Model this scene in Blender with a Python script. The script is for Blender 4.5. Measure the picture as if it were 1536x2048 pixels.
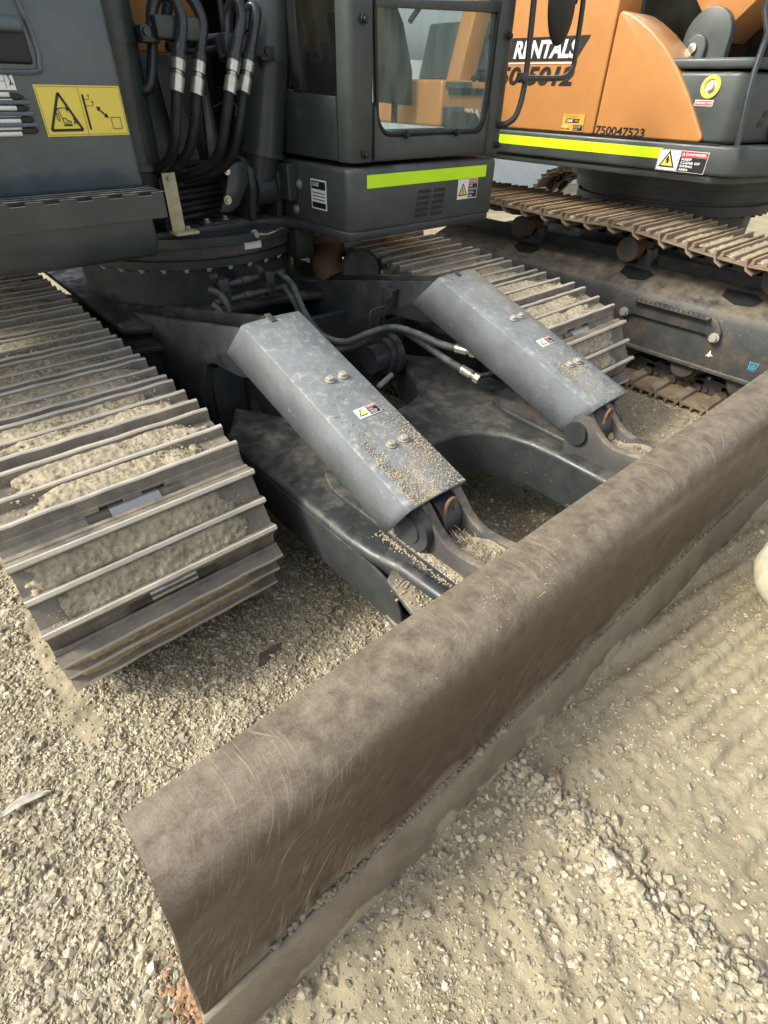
import bpy, bmesh, math, random
import numpy as np
from mathutils import Vector, Matrix

for o in list(bpy.data.objects): bpy.data.objects.remove(o)
S = bpy.context.scene
COL = S.collection
rnd = random.Random(7)

# ------------------------------------------------------------------ camera
cd = bpy.data.cameras.new('camera'); cam = bpy.data.objects.new('camera', cd); COL.objects.link(cam)
cd.sensor_width = 36; cd.sensor_fit = 'AUTO'; cd.lens = 1060/2048*36
cd.clip_start = 0.05; cd.clip_end = 500
R3 = Matrix([[0.754291, 0.399248, -0.521197], [-0.656263, 0.481553, -0.580883], [0.019068, 0.780197, 0.625243]])
cam.matrix_world = Matrix.Translation((0, 0, 1.6)) @ R3.to_4x4()
S.camera = cam
# ------------------------------------------------------------------ sky, sun, exposure
SUN = Vector((-0.92, 0.36, 0.85)).normalized()
w = bpy.data.worlds.new('World'); S.world = w; w.use_nodes = True
wn = w.node_tree.nodes; wl = w.node_tree.links
sky = wn.new('ShaderNodeTexSky'); sky.sky_type = 'NISHITA'; sky.sun_disc = False
sky.sun_elevation = math.asin(SUN.z); sky.sun_rotation = math.atan2(SUN.x, SUN.y)
sky.air_density = 1.0; sky.dust_density = 4.0; sky.ozone_density = 1.0
hz = wn.new('ShaderNodeHueSaturation'); hz.inputs['Saturation'].default_value = 0.42; hz.inputs['Value'].default_value = 1.08  # hazy white sky
wl.new(sky.outputs[0], hz.inputs['Color']); wl.new(hz.outputs[0], wn['Background'].inputs[0]); wn['Background'].inputs[1].default_value = 0.15
sd = bpy.data.lights.new('sun', 'SUN'); sd.energy = 2.4; sd.angle = math.radians(12); sd.color = (1.0, 0.955, 0.83)
so = bpy.data.objects.new('sun', sd); COL.objects.link(so); so.rotation_euler = SUN.to_track_quat('Z', 'Y').to_euler()
S.view_settings.view_transform = 'Standard'; S.view_settings.look = 'None'
S.view_settings.exposure = 0.82; S.view_settings.gamma = 1; S.view_settings.use_curve_mapping = False

# ------------------------------------------------------------------ materials
def mat(name, col, rough=0.5, metal=0.0, dust=0.0, dcol=(0.30, 0.245, 0.165), dscale=6.0, grime=0.0, gcol=(0.05, 0.04, 0.03),
        bump=0.0, bscale=120.0, scratch=0.0, scol=(0.30, 0.29, 0.27), sdir=(1, 1, 1), up=True, var=0.15, gscale=3.0, spec=0.5, coat=0.0, scratch2=False, dsoft=0.0, band=None):
    m = bpy.data.materials.new(name); m.use_nodes = True
    N = m.node_tree.nodes; L = m.node_tree.links; b = N['Principled BSDF']
    b.inputs['Metallic'].default_value = metal; b.inputs['Specular IOR Level'].default_value = spec
    b.inputs['Coat Weight'].default_value = coat
    g = N.new('ShaderNodeNewGeometry')
    def noise(scale, detail=6, rough_=0.6, vec=None):
        n = N.new('ShaderNodeTexNoise'); n.inputs['Scale'].default_value = scale; n.inputs['Detail'].default_value = detail
        n.inputs['Roughness'].default_value = rough_
        L.new(vec or g.outputs['Position'], n.inputs['Vector']); return n.outputs['Fac']
    def mr(v, a, b2, c=0.0, d=1.0):
        n = N.new('ShaderNodeMapRange'); n.inputs[1].default_value = a; n.inputs[2].default_value = b2
        n.inputs[3].default_value = c; n.inputs[4].default_value = d; L.new(v, n.inputs[0]); return n.outputs[0]
    def mul(a, b2):
        n = N.new('ShaderNodeMath'); n.operation = 'MULTIPLY'
        for i, v in enumerate((a, b2)):
            if isinstance(v, (int, float)): n.inputs[i].default_value = v
            else: L.new(v, n.inputs[i])
        return n.outputs[0]
    def mixc(f, a, b2):
        n = N.new('ShaderNodeMix'); n.data_type = 'RGBA'
        if isinstance(f, (int, float)): n.inputs[0].default_value = f
        else: L.new(f, n.inputs[0])
        for i, v in ((6, a), (7, b2)):
            if isinstance(v, tuple): n.inputs[i].default_value = (*v, 1)
            else: L.new(v, n.inputs[i])
        return n.outputs[2]
    def addv(a, b2):
        n = N.new('ShaderNodeMath'); n.operation = 'MAXIMUM'; L.new(a, n.inputs[0]); L.new(b2, n.inputs[1]); return n.outputs[0]
    c = mixc(mr(noise(gscale*1.7), 0.35, 0.65), tuple(x*(1-var) for x in col), tuple(min(1, x*(1+var)) for x in col))
    rv = mr(noise(14), 0.3, 0.7, max(0.03, rough-0.1), min(1, rough+0.1))
    dustmask = None
    if grime:
        gm = mul(mr(noise(gscale, 10, 0.7), 0.62-0.25*grime, 0.72), min(1, grime*1.3)); c = mixc(gm, c, gcol)
    if scratch and not scratch2:
        mp = N.new('ShaderNodeMapping'); mp.inputs['Scale'].default_value = sdir; L.new(g.outputs['Position'], mp.inputs['Vector'])
        sm = mr(noise(60, 3, 0.5, mp.outputs[0]), 0.66, 0.74); sm = mul(sm, mul(mr(noise(2.5), 0.4, 0.65), scratch)); c = mixc(sm, c, scol)
    if scratch2:
        for th, sc, lo in ((0.9, (5, 5, 230), .648), (1.2, (7, 7, 300), .658), (1.05, (9, 9, 420), .65), (0.25, (4, 4, 260), .68)):
            vr = N.new('ShaderNodeVectorRotate'); vr.rotation_type = 'Y_AXIS'; vr.inputs['Angle'].default_value = th; L.new(g.outputs['Position'], vr.inputs['Vector'])
            mp = N.new('ShaderNodeMapping'); mp.inputs['Scale'].default_value = sc; L.new(vr.outputs[0], mp.inputs['Vector'])
            sm = mul(mr(noise(1, 2, 0.5, mp.outputs[0]), lo, lo+.04), mul(mr(noise(3.5), 0.38, 0.62), .75)); c = mixc(sm, c, scol)
    if dust:
        n1 = mr(noise(dscale, 12, 0.72), 0.62-0.34*dust-dsoft, 0.80-0.2*dust+dsoft)
        if up:
            s = N.new('ShaderNodeSeparateXYZ'); L.new(g.outputs['Normal'], s.inputs[0])
            dm = mul(n1, mr(s.outputs[2], 0.1, 0.8, 0.12, 1.0))
        else: dm = n1
        dm = mul(dm, mr(noise(dscale*14, 4, 0.6), 0.3, 0.6, 0.55, 1.0))
        dv = mixc(noise(dscale*22, 3), tuple(x*0.72 for x in dcol), tuple(min(1, x*1.25) for x in dcol))
        c = mixc(dm, c, dv)
        rm = N.new('ShaderNodeMix'); rm.data_type = 'FLOAT'; L.new(dm, rm.inputs[0]); L.new(rv, rm.inputs[2]); rm.inputs[3].default_value = 0.95
        rv = rm.outputs[0]; dustmask = dm
        if metal:
            mm = N.new('ShaderNodeMath'); mm.operation = 'MULTIPLY_ADD'; L.new(dm, mm.inputs[0]); mm.inputs[1].default_value = -metal; mm.inputs[2].default_value = metal
            L.new(mm.outputs[0], b.inputs['Metallic'])
    if band:
        # soil stuck to the plate along one edge: (z at full cover, z where it ends, colour, raggedness)
        s2 = N.new('ShaderNodeSeparateXYZ'); L.new(g.outputs['Position'], s2.inputs[0])
        ad = N.new('ShaderNodeMath'); ad.operation = 'MULTIPLY_ADD'; L.new(noise(5, 12, 0.7), ad.inputs[0]); ad.inputs[1].default_value = band[3]; L.new(s2.outputs[2], ad.inputs[2])
        bm_ = mr(ad.outputs[0], band[0], band[1], 1.0, 0.0); bm_ = mul(bm_, mr(noise(120, 3), 0.3, 0.55, 0.55, 1.0))
        c = mixc(bm_, c, mixc(noise(160, 3), tuple(x*.7 for x in band[2]), tuple(x*1.2 for x in band[2])))
        r3 = N.new('ShaderNodeMix'); r3.data_type = 'FLOAT'; L.new(bm_, r3.inputs[0]); L.new(rv, r3.inputs[2]); r3.inputs[3].default_value = 0.95; rv = r3.outputs[0]
    L.new(c, b.inputs['Base Color']); L.new(rv, b.inputs['Roughness'])
    if bump or dustmask:
        bp = N.new('ShaderNodeBump'); bp.inputs['Strength'].default_value = 0.5; bp.inputs['Distance'].default_value = max(bump, 0.0012)
        h = noise(bscale, 5, 0.65)
        if dustmask:
            ad = N.new('ShaderNodeMath'); ad.operation = 'MULTIPLY_ADD'; L.new(dustmask, ad.inputs[0]); L.new(h, ad.inputs[1])
            ad.inputs[2].default_value = 0.0
            if bump:
                a2 = N.new('ShaderNodeMath'); a2.operation = 'MULTIPLY_ADD'; L.new(h, a2.inputs[0]); a2.inputs[1].default_value = 0.5; L.new(ad.outputs[0], a2.inputs[2]); h = a2.outputs[0]
            else: h = ad.outputs[0]
        L.new(h, bp.inputs['Height']); L.new(bp.outputs[0], b.inputs['Normal'])
    return m

DUST = (0.42, 0.35, 0.235)
M_HOUSE = mat('dark_house_paint', (0.036, 0.046, 0.046), 0.36, dust=0.3, dcol=(0.2, 0.19, 0.155), dscale=5, coat=0.15, scratch=0.2, scol=(.16, .16, .15))
M_CAB = mat('grey_cab_paint', (0.052, 0.063, 0.059), 0.40, dust=0.35, dcol=(0.2, 0.19, 0.155), dscale=6, scratch=0.35, sdir=(3, 3, 0.3), scol=(0.16, 0.15, 0.13))
M_PANEL = mat('blue_grey_panel_paint', (0.082, 0.106, 0.122), 0.30, dust=0.28, dcol=(0.2, 0.2, 0.19), dscale=5, coat=0.3, scratch=0.3, sdir=(1, 1, 1), scol=(.2, .22, .23))
M_COVER = mat('cover_paint', (0.175, 0.192, 0.20), 0.36, dust=0.33, dcol=(0.46, 0.43, 0.36), dscale=40, bump=0.001, bscale=90, scratch=0.9, scol=(.42, .42, .40), sdir=(2.5, .6, 1), gscale=5)
M_FRAME = mat('undercarriage_paint', (0.028, 0.034, 0.036), 0.44, dust=0.46, dcol=(0.22, 0.185, 0.135), dscale=7, grime=0.35, gcol=(0.06, 0.048, 0.037), bump=0.0008, bscale=90, scratch=0.5, scol=(.15, .14, .12))
M_ARM = mat('blade_frame_paint', (0.034, 0.038, 0.039), 0.34, dust=0.34, dcol=(0.17, 0.15, 0.12), dscale=11, dsoft=0.05, grime=0.25, gcol=(0.06, 0.05, 0.042), gscale=8, bump=0.0012, bscale=90, scratch=0.9, scol=(.20, .19, .17))
M_ARMD = mat('dusty_arm_paint', (0.05, 0.05, 0.048), 0.55, dust=0.75, dcol=(0.34, 0.28, 0.19), dscale=5, bump=0.002, bscale=90)
M_TF = mat('dirty_track_frame_paint', (0.034, 0.041, 0.046), 0.5, dust=0.80, dcol=(0.24, 0.195, 0.135), dscale=9, grime=0.6, gcol=(0.14, 0.095, 0.055), gscale=6, bump=0.002, bscale=60, scratch=0.9, scol=(.32, .23, .13))
M_SHOE = mat('track_shoe_steel', (0.17, 0.15, 0.13), 0.42, metal=0.4, dust=0.62, dcol=(0.34, 0.295, 0.21), dscale=11, dsoft=.03, up=False, bump=0.0008, bscale=150, scratch=0.4, scol=(.45, .43, .4))
M_WORN = mat('worn_grouser_steel', (0.52, 0.48, 0.40), 0.45, metal=0.25, dust=0.45, dcol=(0.42, 0.36, 0.26), dscale=9, bump=0.001, bscale=200)
M_SHOE2 = mat('rusty_track_shoe_steel', (0.23, 0.17, 0.115), 0.6, metal=0.2, dust=0.55, dcol=(0.40, 0.33, 0.23), dscale=7, bump=0.0008, bscale=150)
M_WORN2 = mat('rusty_grouser_steel', (0.46, 0.30, 0.165), 0.65, dust=0.4, dcol=(0.5, 0.42, 0.31), dscale=9)
M_LINK = mat('track_link_steel', (0.07, 0.062, 0.053), 0.45, metal=0.3, dust=0.4, dcol=(0.20, 0.165, 0.12), dscale=9)
M_PIN = mat('polished_pin_steel', (0.42, 0.41, 0.39), 0.28, metal=0.9)
M_MUD = mat('dried_mud', (0.36, 0.31, 0.215), 0.95, bump=0.009, bscale=150, var=0.30, gscale=38, grime=0.62, gcol=(0.14, 0.115, 0.08), spec=0.1, dust=0.55, up=False, dcol=(0.49, 0.435, 0.32), dscale=16)
M_CAKE = mat('caked_dirt', (0.175, 0.148, 0.108), 0.95, bump=0.004, bscale=120, var=0.35, gscale=30, spec=0.1, dust=.5, up=False, dcol=(.26, .22, .16), dscale=18)
M_MUDD = mat('loose_soil', (0.25, 0.21, 0.15), 0.95, bump=0.006, bscale=90, var=0.35, gscale=12, spec=0.2)
M_BLADE = mat('rusty_blade_steel', (0.060, 0.039, 0.027), 0.36, metal=0.15, dust=0.70, dcol=(0.33, 0.285, 0.205), dscale=20, dsoft=0.17, grime=0.22, gcol=(0.05, 0.042, 0.036), bump=0.0012, bscale=190, scratch2=True, band=(0.275, 0.325, (0.27, 0.225, 0.16), 0.22), scratch=0.9, scol=(0.38, 0.29, 0.20), var=0.22, gscale=16)
M_EDGE = mat('cutting_edge_steel', (0.15, 0.124, 0.088), 0.55, metal=0.1, dust=0.55, up=False, dcol=(0.31, 0.265, 0.185), dscale=7, dsoft=0.1, bump=0.001, bscale=120, scratch=0.5, band=(0.218, 0.238, (0.40, 0.345, 0.215), 0.42))
M_RUST = mat('rust_brown', (0.16, 0.085, 0.045), 0.8, dust=0.4, dcol=(0.3, 0.22, 0.14), dscale=8, bump=0.001)
M_RUB = mat('black_rubber', (0.018, 0.019, 0.02), 0.5, dust=0.35, dcol=(0.14, 0.13, 0.11), dscale=9, spec=0.4)
M_HOSE = mat('dusty_hose_rubber', (0.05, 0.06, 0.06), 0.55, dust=0.5, dcol=(0.26, 0.25, 0.21), dscale=14, bump=0.0006, bscale=300)
M_TUBE = mat('black_tube_paint', (0.03, 0.034, 0.038), 0.28, coat=0.2)
M_ZINC = mat('zinc_fitting', (0.62, 0.60, 0.50), 0.32, metal=0.85, grime=0.3, gcol=(0.2, 0.18, 0.14), gscale=25)
M_BOLT = mat('dusty_bolt_steel', (0.42, 0.40, 0.34), 0.5, metal=0.4, dust=0.4, dcol=DUST, dscale=20)
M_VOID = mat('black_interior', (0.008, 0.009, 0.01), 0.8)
M_ORANGE = mat('orange_machine_paint', (0.45, 0.205, 0.066), 0.34, coat=0.25, var=0.04, dust=0.12, dcol=(0.5, 0.35, 0.2), dscale=2)
M_BROWN = mat('dirty_orange_paint', (0.17, 0.105, 0.055), 0.7, dust=0.5, dcol=(0.2, 0.15, 0.095), grime=0.4)
M_HIVIS = mat('hi_vis_strip', (0.62, 0.98, 0.012), 0.4, var=0.03)
M_YEL = mat('label_yellow', (0.80, 0.64, 0.10), 0.4, var=0.04)
M_CREAM = mat('cream_plate', (0.55, 0.50, 0.30), 0.45, grime=0.2, gcol=(0.3, 0.25, 0.15), gscale=20)
M_WHITE = mat('label_white', (0.78, 0.79, 0.76), 0.45, var=0.04)
M_BLK = mat('print_black', (0.012, 0.012, 0.013), 0.45)
M_RED = mat('label_red', (0.55, 0.03, 0.035), 0.45)
M_ORL = mat('label_orange', (0.70, 0.33, 0.05), 0.4)
M_BLUE = mat('blue_marker', (0.10, 0.42, 0.62), 0.5)
M_LAMP = mat('lamp_lens', (0.60, 0.62, 0.62), 0.12, metal=0.6, bump=0.002, bscale=150)
M_PINK = mat('stop_button_pale', (0.62, 0.50, 0.48), 0.3)
M_LEAF = mat('dry_leaf', (0.46, 0.41, 0.35), 0.7, var=0.25, gscale=20)
M_LEAFB = mat('brown_dry_leaf', (0.30, 0.20, 0.13), 0.7, var=0.25, gscale=20)
M_STONE = mat('pale_stone', (0.56, 0.51, 0.37), 0.9, bump=0.006, bscale=40, var=0.2, dust=0.6, dcol=(0.42, 0.36, 0.24), dscale=9, dsoft=.05, grime=.4, gcol=(.3, .26, .18), gscale=7)
M_WALL = mat('pale_cladding', (0.66, 0.72, 0.74), 0.6, var=0.05)
M_CONC = mat('pale_concrete', (0.45, 0.43, 0.38), 0.85, var=0.1)
def glass(name, tint, refl, alpha):
    m = bpy.data.materials.new(name); m.use_nodes = True; N = m.node_tree.nodes; L = m.node_tree.links
    for n in list(N):
        if n.type == 'BSDF_PRINCIPLED': N.remove(n)
    t = N.new('ShaderNodeBsdfTransparent'); t.inputs[0].default_value = (*tint, 1)
    gl = N.new('ShaderNodeBsdfGlossy'); gl.inputs['Roughness'].default_value = 0.012; gl.inputs[0].default_value = (0.86, 0.97, 0.95, 1)
    dd = N.new('ShaderNodeBsdfDiffuse'); dd.inputs[0].default_value = (0.34, 0.42, 0.36, 1)
    fr = N.new('ShaderNodeFresnel'); fr.inputs[0].default_value = 1.5
    mr = N.new('ShaderNodeMapRange'); mr.inputs[1].default_value = 0; mr.inputs[2].default_value = 1; mr.inputs[3].default_value = refl; mr.inputs[4].default_value = 1
    L.new(fr.outputs[0], mr.inputs[0])
    a = N.new('ShaderNodeMixShader'); L.new(mr.outputs[0], a.inputs[0]); L.new(t.outputs[0], a.inputs[1]); L.new(gl.outputs[0], a.inputs[2])
    g = N.new('ShaderNodeNewGeometry'); nz = N.new('ShaderNodeTexNoise'); nz.inputs['Scale'].default_value = 7; nz.inputs['Detail'].default_value = 8
    mp = N.new('ShaderNodeMapping'); mp.inputs['Scale'].default_value = (2.5, 1, 0.5); L.new(g.outputs['Position'], mp.inputs[0]); L.new(mp.outputs[0], nz.inputs['Vector'])
    m2 = N.new('ShaderNodeMapRange'); m2.inputs[1].default_value = 0.4; m2.inputs[2].default_value = 0.75; m2.inputs[3].default_value = alpha*0.3; m2.inputs[4].default_value = alpha
    L.new(nz.outputs[0], m2.inputs[0])
    b = N.new('ShaderNodeMixShader'); L.new(m2.outputs[0], b.inputs[0]); L.new(a.outputs[0], b.inputs[1]); L.new(dd.outputs[0], b.inputs[2])
    L.new(b.outputs[0], N['Material Output'].inputs[0]); return m
M_GLASS = glass('cab_window_glass', (0.42, 0.52, 0.48), 0.50, 0.42)
M_GLASSD = glass('dark_side_glass', (0.10, 0.13, 0.13), 0.06, 0.06)

# ------------------------------------------------------------------ helpers
def link(o, parent=None):
    COL.objects.link(o)
    if parent:
        o.parent = parent
        p = Vector((0, 0, 0)); q = parent
        while q: p += q.location; q = q.parent
        o.location = o.location - p
    return o
def thing(name, label, cat, loc=(0, 0, 0), group=None):
    o = bpy.data.objects.new(name, None); o.location = loc; o.empty_display_size = 0.2; COL.objects.link(o)
    o['label'] = label; o['category'] = cat
    if group: o['group'] = group
    return o
def obj(name, me, m=None, parent=None, mods=None, smooth=None):
    ms = m if isinstance(m, (list, tuple)) else ([m] if m else [])
    for x in ms: me.materials.append(x)
    o = bpy.data.objects.new(name, me); link(o, parent)
    return o
class MB:
    def __init__(s): s.bm = bmesh.new(); s.mi = 0
    def face(s, pts, mi=None):
        vs = [s.bm.verts.new(p) for p in pts]; f = s.bm.faces.new(vs); f.material_index = s.mi if mi is None else mi; return f
    def prism(s, poly, axis, a, b, bev=0, seg=2, mi=None):
        """poly: 2D points; axis 'x': (y,z), 'y': (x,z), 'z': (x,y); extruded from a to b"""
        def P(p, t): return {'x': (t, p[0], p[1]), 'y': (p[0], t, p[1]), 'z': (p[0], p[1], t)}[axis]
        n = len(poly); A = [s.bm.verts.new(P(p, a)) for p in poly]; B = [s.bm.verts.new(P(p, b)) for p in poly]
        fs = [s.bm.faces.new(A), s.bm.faces.new(B[::-1])] + [s.bm.faces.new((A[i], B[i], B[(i+1) % n], A[(i+1) % n])) for i in range(n)]
        for f in fs: f.material_index = s.mi if mi is None else mi
        bmesh.ops.recalc_face_normals(s.bm, faces=fs)
        if bev:
            es = {e for f in fs for e in f.edges if e.calc_face_angle(0) > 0.5}
            r = bmesh.ops.bevel(s.bm, geom=list(es), offset=bev, segments=seg, profile=0.5, affect='EDGES', clamp_overlap=True)
            for f in r['faces']: f.material_index = s.mi if mi is None else mi
        return fs
    def box(s, x0, x1, y0, y1, z0, z1, bev=0, seg=2, mi=None):
        return s.prism([(x0, y0), (x1, y0), (x1, y1), (x0, y1)], 'z', z0, z1, bev, seg, mi)
    def cyl(s, p0, p1, r0, r1=None, n=20, caps=True, mi=None):
        r1 = r0 if r1 is None else r1
        p0 = Vector(p0); p1 = Vector(p1); d = (p1-p0).normalized(); u = d.orthogonal().normalized(); v = d.cross(u)
        A = []; B = []
        for i in range(n):
            c = math.cos(2*math.pi*i/n); q = math.sin(2*math.pi*i/n); e = u*c+v*q
            A.append(s.bm.verts.new(p0+e*r0)); B.append(s.bm.verts.new(p1+e*r1))
        fs = [s.bm.faces.new((A[i], A[(i+1) % n], B[(i+1) % n], B[i])) for i in range(n)]
        for f in fs: f.smooth = True
        if caps: fs += [s.bm.faces.new(A[::-1]), s.bm.faces.new(B)]
        for f in fs: f.material_index = s.mi if mi is None else mi
        return fs
    def tube(s, pts, r, n=10, sub=6, caps=True, mi=None):
        P = [Vector(p) for p in pts]
        if sub > 1 and len(P) > 2:
            Q = []
            for i in range(len(P)-1):
                a = P[i-1] if i else P[0]*2-P[1]; b, c = P[i], P[i+1]; d = P[i+2] if i+2 < len(P) else P[-1]*2-P[-2]
                for k in range(sub):
                    t = k/sub
                    Q.append(0.5*((2*b)+(c-a)*t+(2*a-5*b+4*c-d)*t*t+(3*b-a-3*c+d)*t**3))
            P = Q+[P[-1]]
        rings = []; u = None
        for i, p in enumerate(P):
            t = (P[min(i+1, len(P)-1)]-P[max(i-1, 0)]).normalized()
            u = t.orthogonal().normalized() if u is None else (u-t*u.dot(t)).normalized()
            v = t.cross(u); rr = r[min(i, len(r)-1)] if isinstance(r, list) else r
            rings.append([s.bm.verts.new(p+(u*math.cos(2*math.pi*k/n)+v*math.sin(2*math.pi*k/n))*rr) for k in range(n)])
        for A, B in zip(rings, rings[1:]):
            for k in range(n):
                f = s.bm.faces.new((A[k], A[(k+1) % n], B[(k+1) % n], B[k])); f.smooth = True; f.material_index = s.mi if mi is None else mi
        if caps:
            for q in (rings[0][::-1], rings[-1]): s.bm.faces.new(q).material_index = s.mi if mi is None else mi
    def hexbolt(s, p, d, r, h, washer=True, mi=None):
        p = Vector(p); d = Vector(d).normalized()
        if washer: s.cyl(p, p+d*h*0.3, r*1.5, n=14, mi=mi)
        s.cyl(p+d*h*0.3, p+d*h, r, n=6, mi=mi)
        for f in s.bm.faces[-8:] if False else []: f.smooth = False
    def build(s, name, m, parent=None, smooth=False, recalc=True, angle=None):
        if recalc: bmesh.ops.recalc_face_normals(s.bm, faces=s.bm.faces[:])
        me = bpy.data.meshes.new(name); s.bm.to_mesh(me); s.bm.free()
        if smooth:
            me.polygons.foreach_set('use_smooth', [True]*len(me.polygons))
            me.set_sharp_from_angle(angle=math.radians(angle or 38))
        return obj(name, me, m, parent)
def mirx(x): return 2.77-x

def fbm(x, y, seed=0, octs=5, f0=1.0, gain=0.5):
    out = np.zeros_like(x); a = 1.0; f = f0; tot = 0
    for k in range(octs):
        r = np.random.RandomState(seed*31+k); T = r.rand(256, 256)
        X = x*f; Y = y*f; i = np.floor(X).astype(int); j = np.floor(Y).astype(int); u = X-i; v = Y-j
        u = u*u*(3-2*u); v = v*v*(3-2*v)
        g = lambda a_, b_: T[a_ % 256, b_ % 256]
        out += a*((g(i, j)*(1-u)+g(i+1, j)*u)*(1-v)+(g(i, j+1)*(1-u)+g(i+1, j+1)*u)*v-0.5); tot += a
        a *= gain; f *= 2.03
    return out/tot*2

# 2D label builder: flat print in one mesh, several materials
class Label:
    def __init__(s, o, ux, uy):
        s.o = Vector(o); s.ux = Vector(ux).normalized(); s.uy = Vector(uy).normalized(); s.n = s.ux.cross(s.uy)
        s.v = []; s.f = []; s.fm = []; s.ms = []
    def idx(s, m):
        if m not in s.ms: s.ms.append(m)
        return s.ms.index(m)
    def P(s, x, y, l): return s.o+s.ux*x+s.uy*y+s.n*(0.0015+0.0007*l)
    def poly(s, pts, m, l=1):
        b = len(s.v); s.v += [s.P(x, y, l) for x, y in pts]; s.f.append(list(range(b, b+len(pts)))); s.fm.append(s.idx(m)); return s
    def rect(s, x0, y0, x1, y1, m, l=1): return s.poly([(x0, y0), (x1, y0), (x1, y1), (x0, y1)], m, l)
    def line(s, pts, wd, m, l=2):
        for (a, b), (c, d) in zip(pts, pts[1:]):
            t = Vector((c-a, d-b)).normalized(); q = Vector((-t.y, t.x))*wd/2
            s.poly([(a-q.x, b-q.y), (c-q.x, d-q.y), (c+q.x, d+q.y), (a+q.x, b+q.y)], m, l)
        return s
    def base(s, x0, y0, x1, y1, m):
        # a thin plate with an edge
        b = len(s.v); c = [(x0, y0), (x1, y0), (x1, y1), (x0, y1)]
        s.v += [s.o+s.ux*x+s.uy*y-s.n*0.0005 for x, y in c]+[s.P(x, y, 0) for x, y in c]
        for q in ([4, 5, 6, 7], [0, 1, 5, 4], [1, 2, 6, 5], [2, 3, 7, 6], [3, 0, 4, 7]): s.f.append([b+i for i in q]); s.fm.append(s.idx(m))
        return s
    def text(s, body, x, y, h, m, l=2, bold=0.0, shear=0.0, width=None, align='LEFT'):
        cu = bpy.data.curves.new('t', 'FONT'); cu.body = body; cu.size = h/0.72; cu.offset = bold*h; cu.shear = shear; cu.align_x = align; cu.resolution_u = 3
        ob = bpy.data.objects.new('t', cu); me = bpy.data.meshes.new_from_object(ob)
        xs = [v.co.x for v in me.vertices]
        k = width/(max(xs)-min(xs)) if width and xs else 1.0
        b = len(s.v); s.v += [s.P(x+v.co.x*k, y+v.co.y, l) for v in me.vertices]
        for p in me.polygons: s.f.append([b+i for i in p.vertices]); s.fm.append(s.idx(m))
        bpy.data.objects.remove(ob); bpy.data.curves.remove(cu); bpy.data.meshes.remove(me); return s
    def tri(s, cx, cy, r, m_out, m_in, l=1):
        T = lambda q: [(cx+q*math.sin(a), cy+q*math.cos(a)) for a in (0, -2.094, 2.094)]
        s.poly(T(r), m_out, l); s.poly(T(r*0.72), m_in, l+1); return s
    def build(s, name, parent, label=None):
        me = bpy.data.meshes.new(name); me.from_pydata([tuple(v) for v in s.v], [], s.f)
        for m in s.ms: me.materials.append(m)
        me.polygons.foreach_set('material_index', s.fm)
        o = bpy.data.objects.new(name, me); link(o, parent)
        if label: o['label'] = label
        return o
FX, FZ = (1, 0, 0), (0, 0, 1)      # a wall facing the viewer (-Y)
LX = (0, -1, 0)                     # a wall facing -X: reading direction runs towards -Y

# ------------------------------------------------------------------ ground
def zone_gravel(x, y):   # 1 where loose gravel lies, 0 on packed clay
    a = 1/(1+np.exp(-(y-0.42+0.06*np.sin(x*5))/0.05)); b = 1/(1+np.exp((x+0.02+0.10*np.sin(y*6))/0.07))
    return np.maximum(a, b)
def ground_h(x, y):
    g = zone_gravel(x, y)
    h = 0.012*fbm(x, y, 1, 4, 1.3)+g*(0.011*fbm(x, y, 2, 4, 14)+0.006*fbm(x, y, 3, 3, 45))
    rip = np.sin((y+0.16*x)*2*math.pi/0.105+2.4*fbm(x, y, 4, 2, 1.5))
    h += (1-g)*(0.015*(np.abs(rip)**.6*np.sign(rip))*np.clip((x-0.86)/0.2, 0, 1)*np.clip(1.1+2*fbm(x, y, 6, 2, 1.7), 0.3, 1)+0.005*fbm(x, y, 5, 5, 9)+0.008*fbm(x, y, 8, 3, 38))
    rip2 = np.sin((x-0.55*y)*2*math.pi/0.16)
    h += (1-g)*0.004*rip2*np.clip((0.8-x)/0.2, 0, 1)
    d = np.abs(x-0.815-0.025*np.sin(y*9)); m = np.clip(1-d/0.10, 0, 1)*np.clip((0.40-y)/0.1, 0, 1)
    h += m*m*(0.028+0.03*fbm(x, y, 7, 4, 14))
    # scuffs beside the track and a ridge pushed up between track and blade
    m = np.exp(-((y-0.98-0.42*(x-0.3))/0.05)**2)*np.clip((x+0.05)/0.2, 0, 1)*np.clip((1.0-x)/0.2, 0, 1)
    h += 0.018*m
    f = np.clip((np.hypot(x-1.5, y-1.0)-5)/6, 0, 1)
    return h*(1-f)-0.004
def axis(lo, hi, step, far, n):
    c = np.arange(lo, hi, step); k = step*np.cumsum(1.16**np.arange(1, n+1)); k = k*far/k[-1]
    k = step*np.arange(1, n+1)+(k-step*n*(np.arange(1, n+1)/n)**3*0) if False else k
    return np.concatenate([lo-k[::-1], c, c[-1]+k])
gx = axis(-1.0, 4.2, 0.0085, 70, 60); gy = axis(-0.9, 2.9, 0.0085, 70, 60)
GX, GY = np.meshgrid(gx, gy); GZ = ground_h(GX, GY)
nx, ny = len(gx), len(gy)
me = bpy.data.meshes.new('ground'); me.vertices.add(nx*ny)
me.vertices.foreach_set('co', np.stack([GX, GY, GZ], -1).astype(np.float32).ravel())
I = (np.arange(ny-1)[:, None]*nx+np.arange(nx-1)[None, :]).ravel()
q = np.stack([I, I+1, I+1+nx, I+nx], -1).astype(np.int32)
me.loops.add(q.size); me.loops.foreach_set('vertex_index', q.ravel()); me.polygons.add(len(q))
me.polygons.foreach_set('loop_start', np.arange(0, q.size, 4, dtype=np.int32)); me.polygons.foreach_set('use_smooth', np.ones(len(q), bool))
me.update(calc_edges=True)
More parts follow.
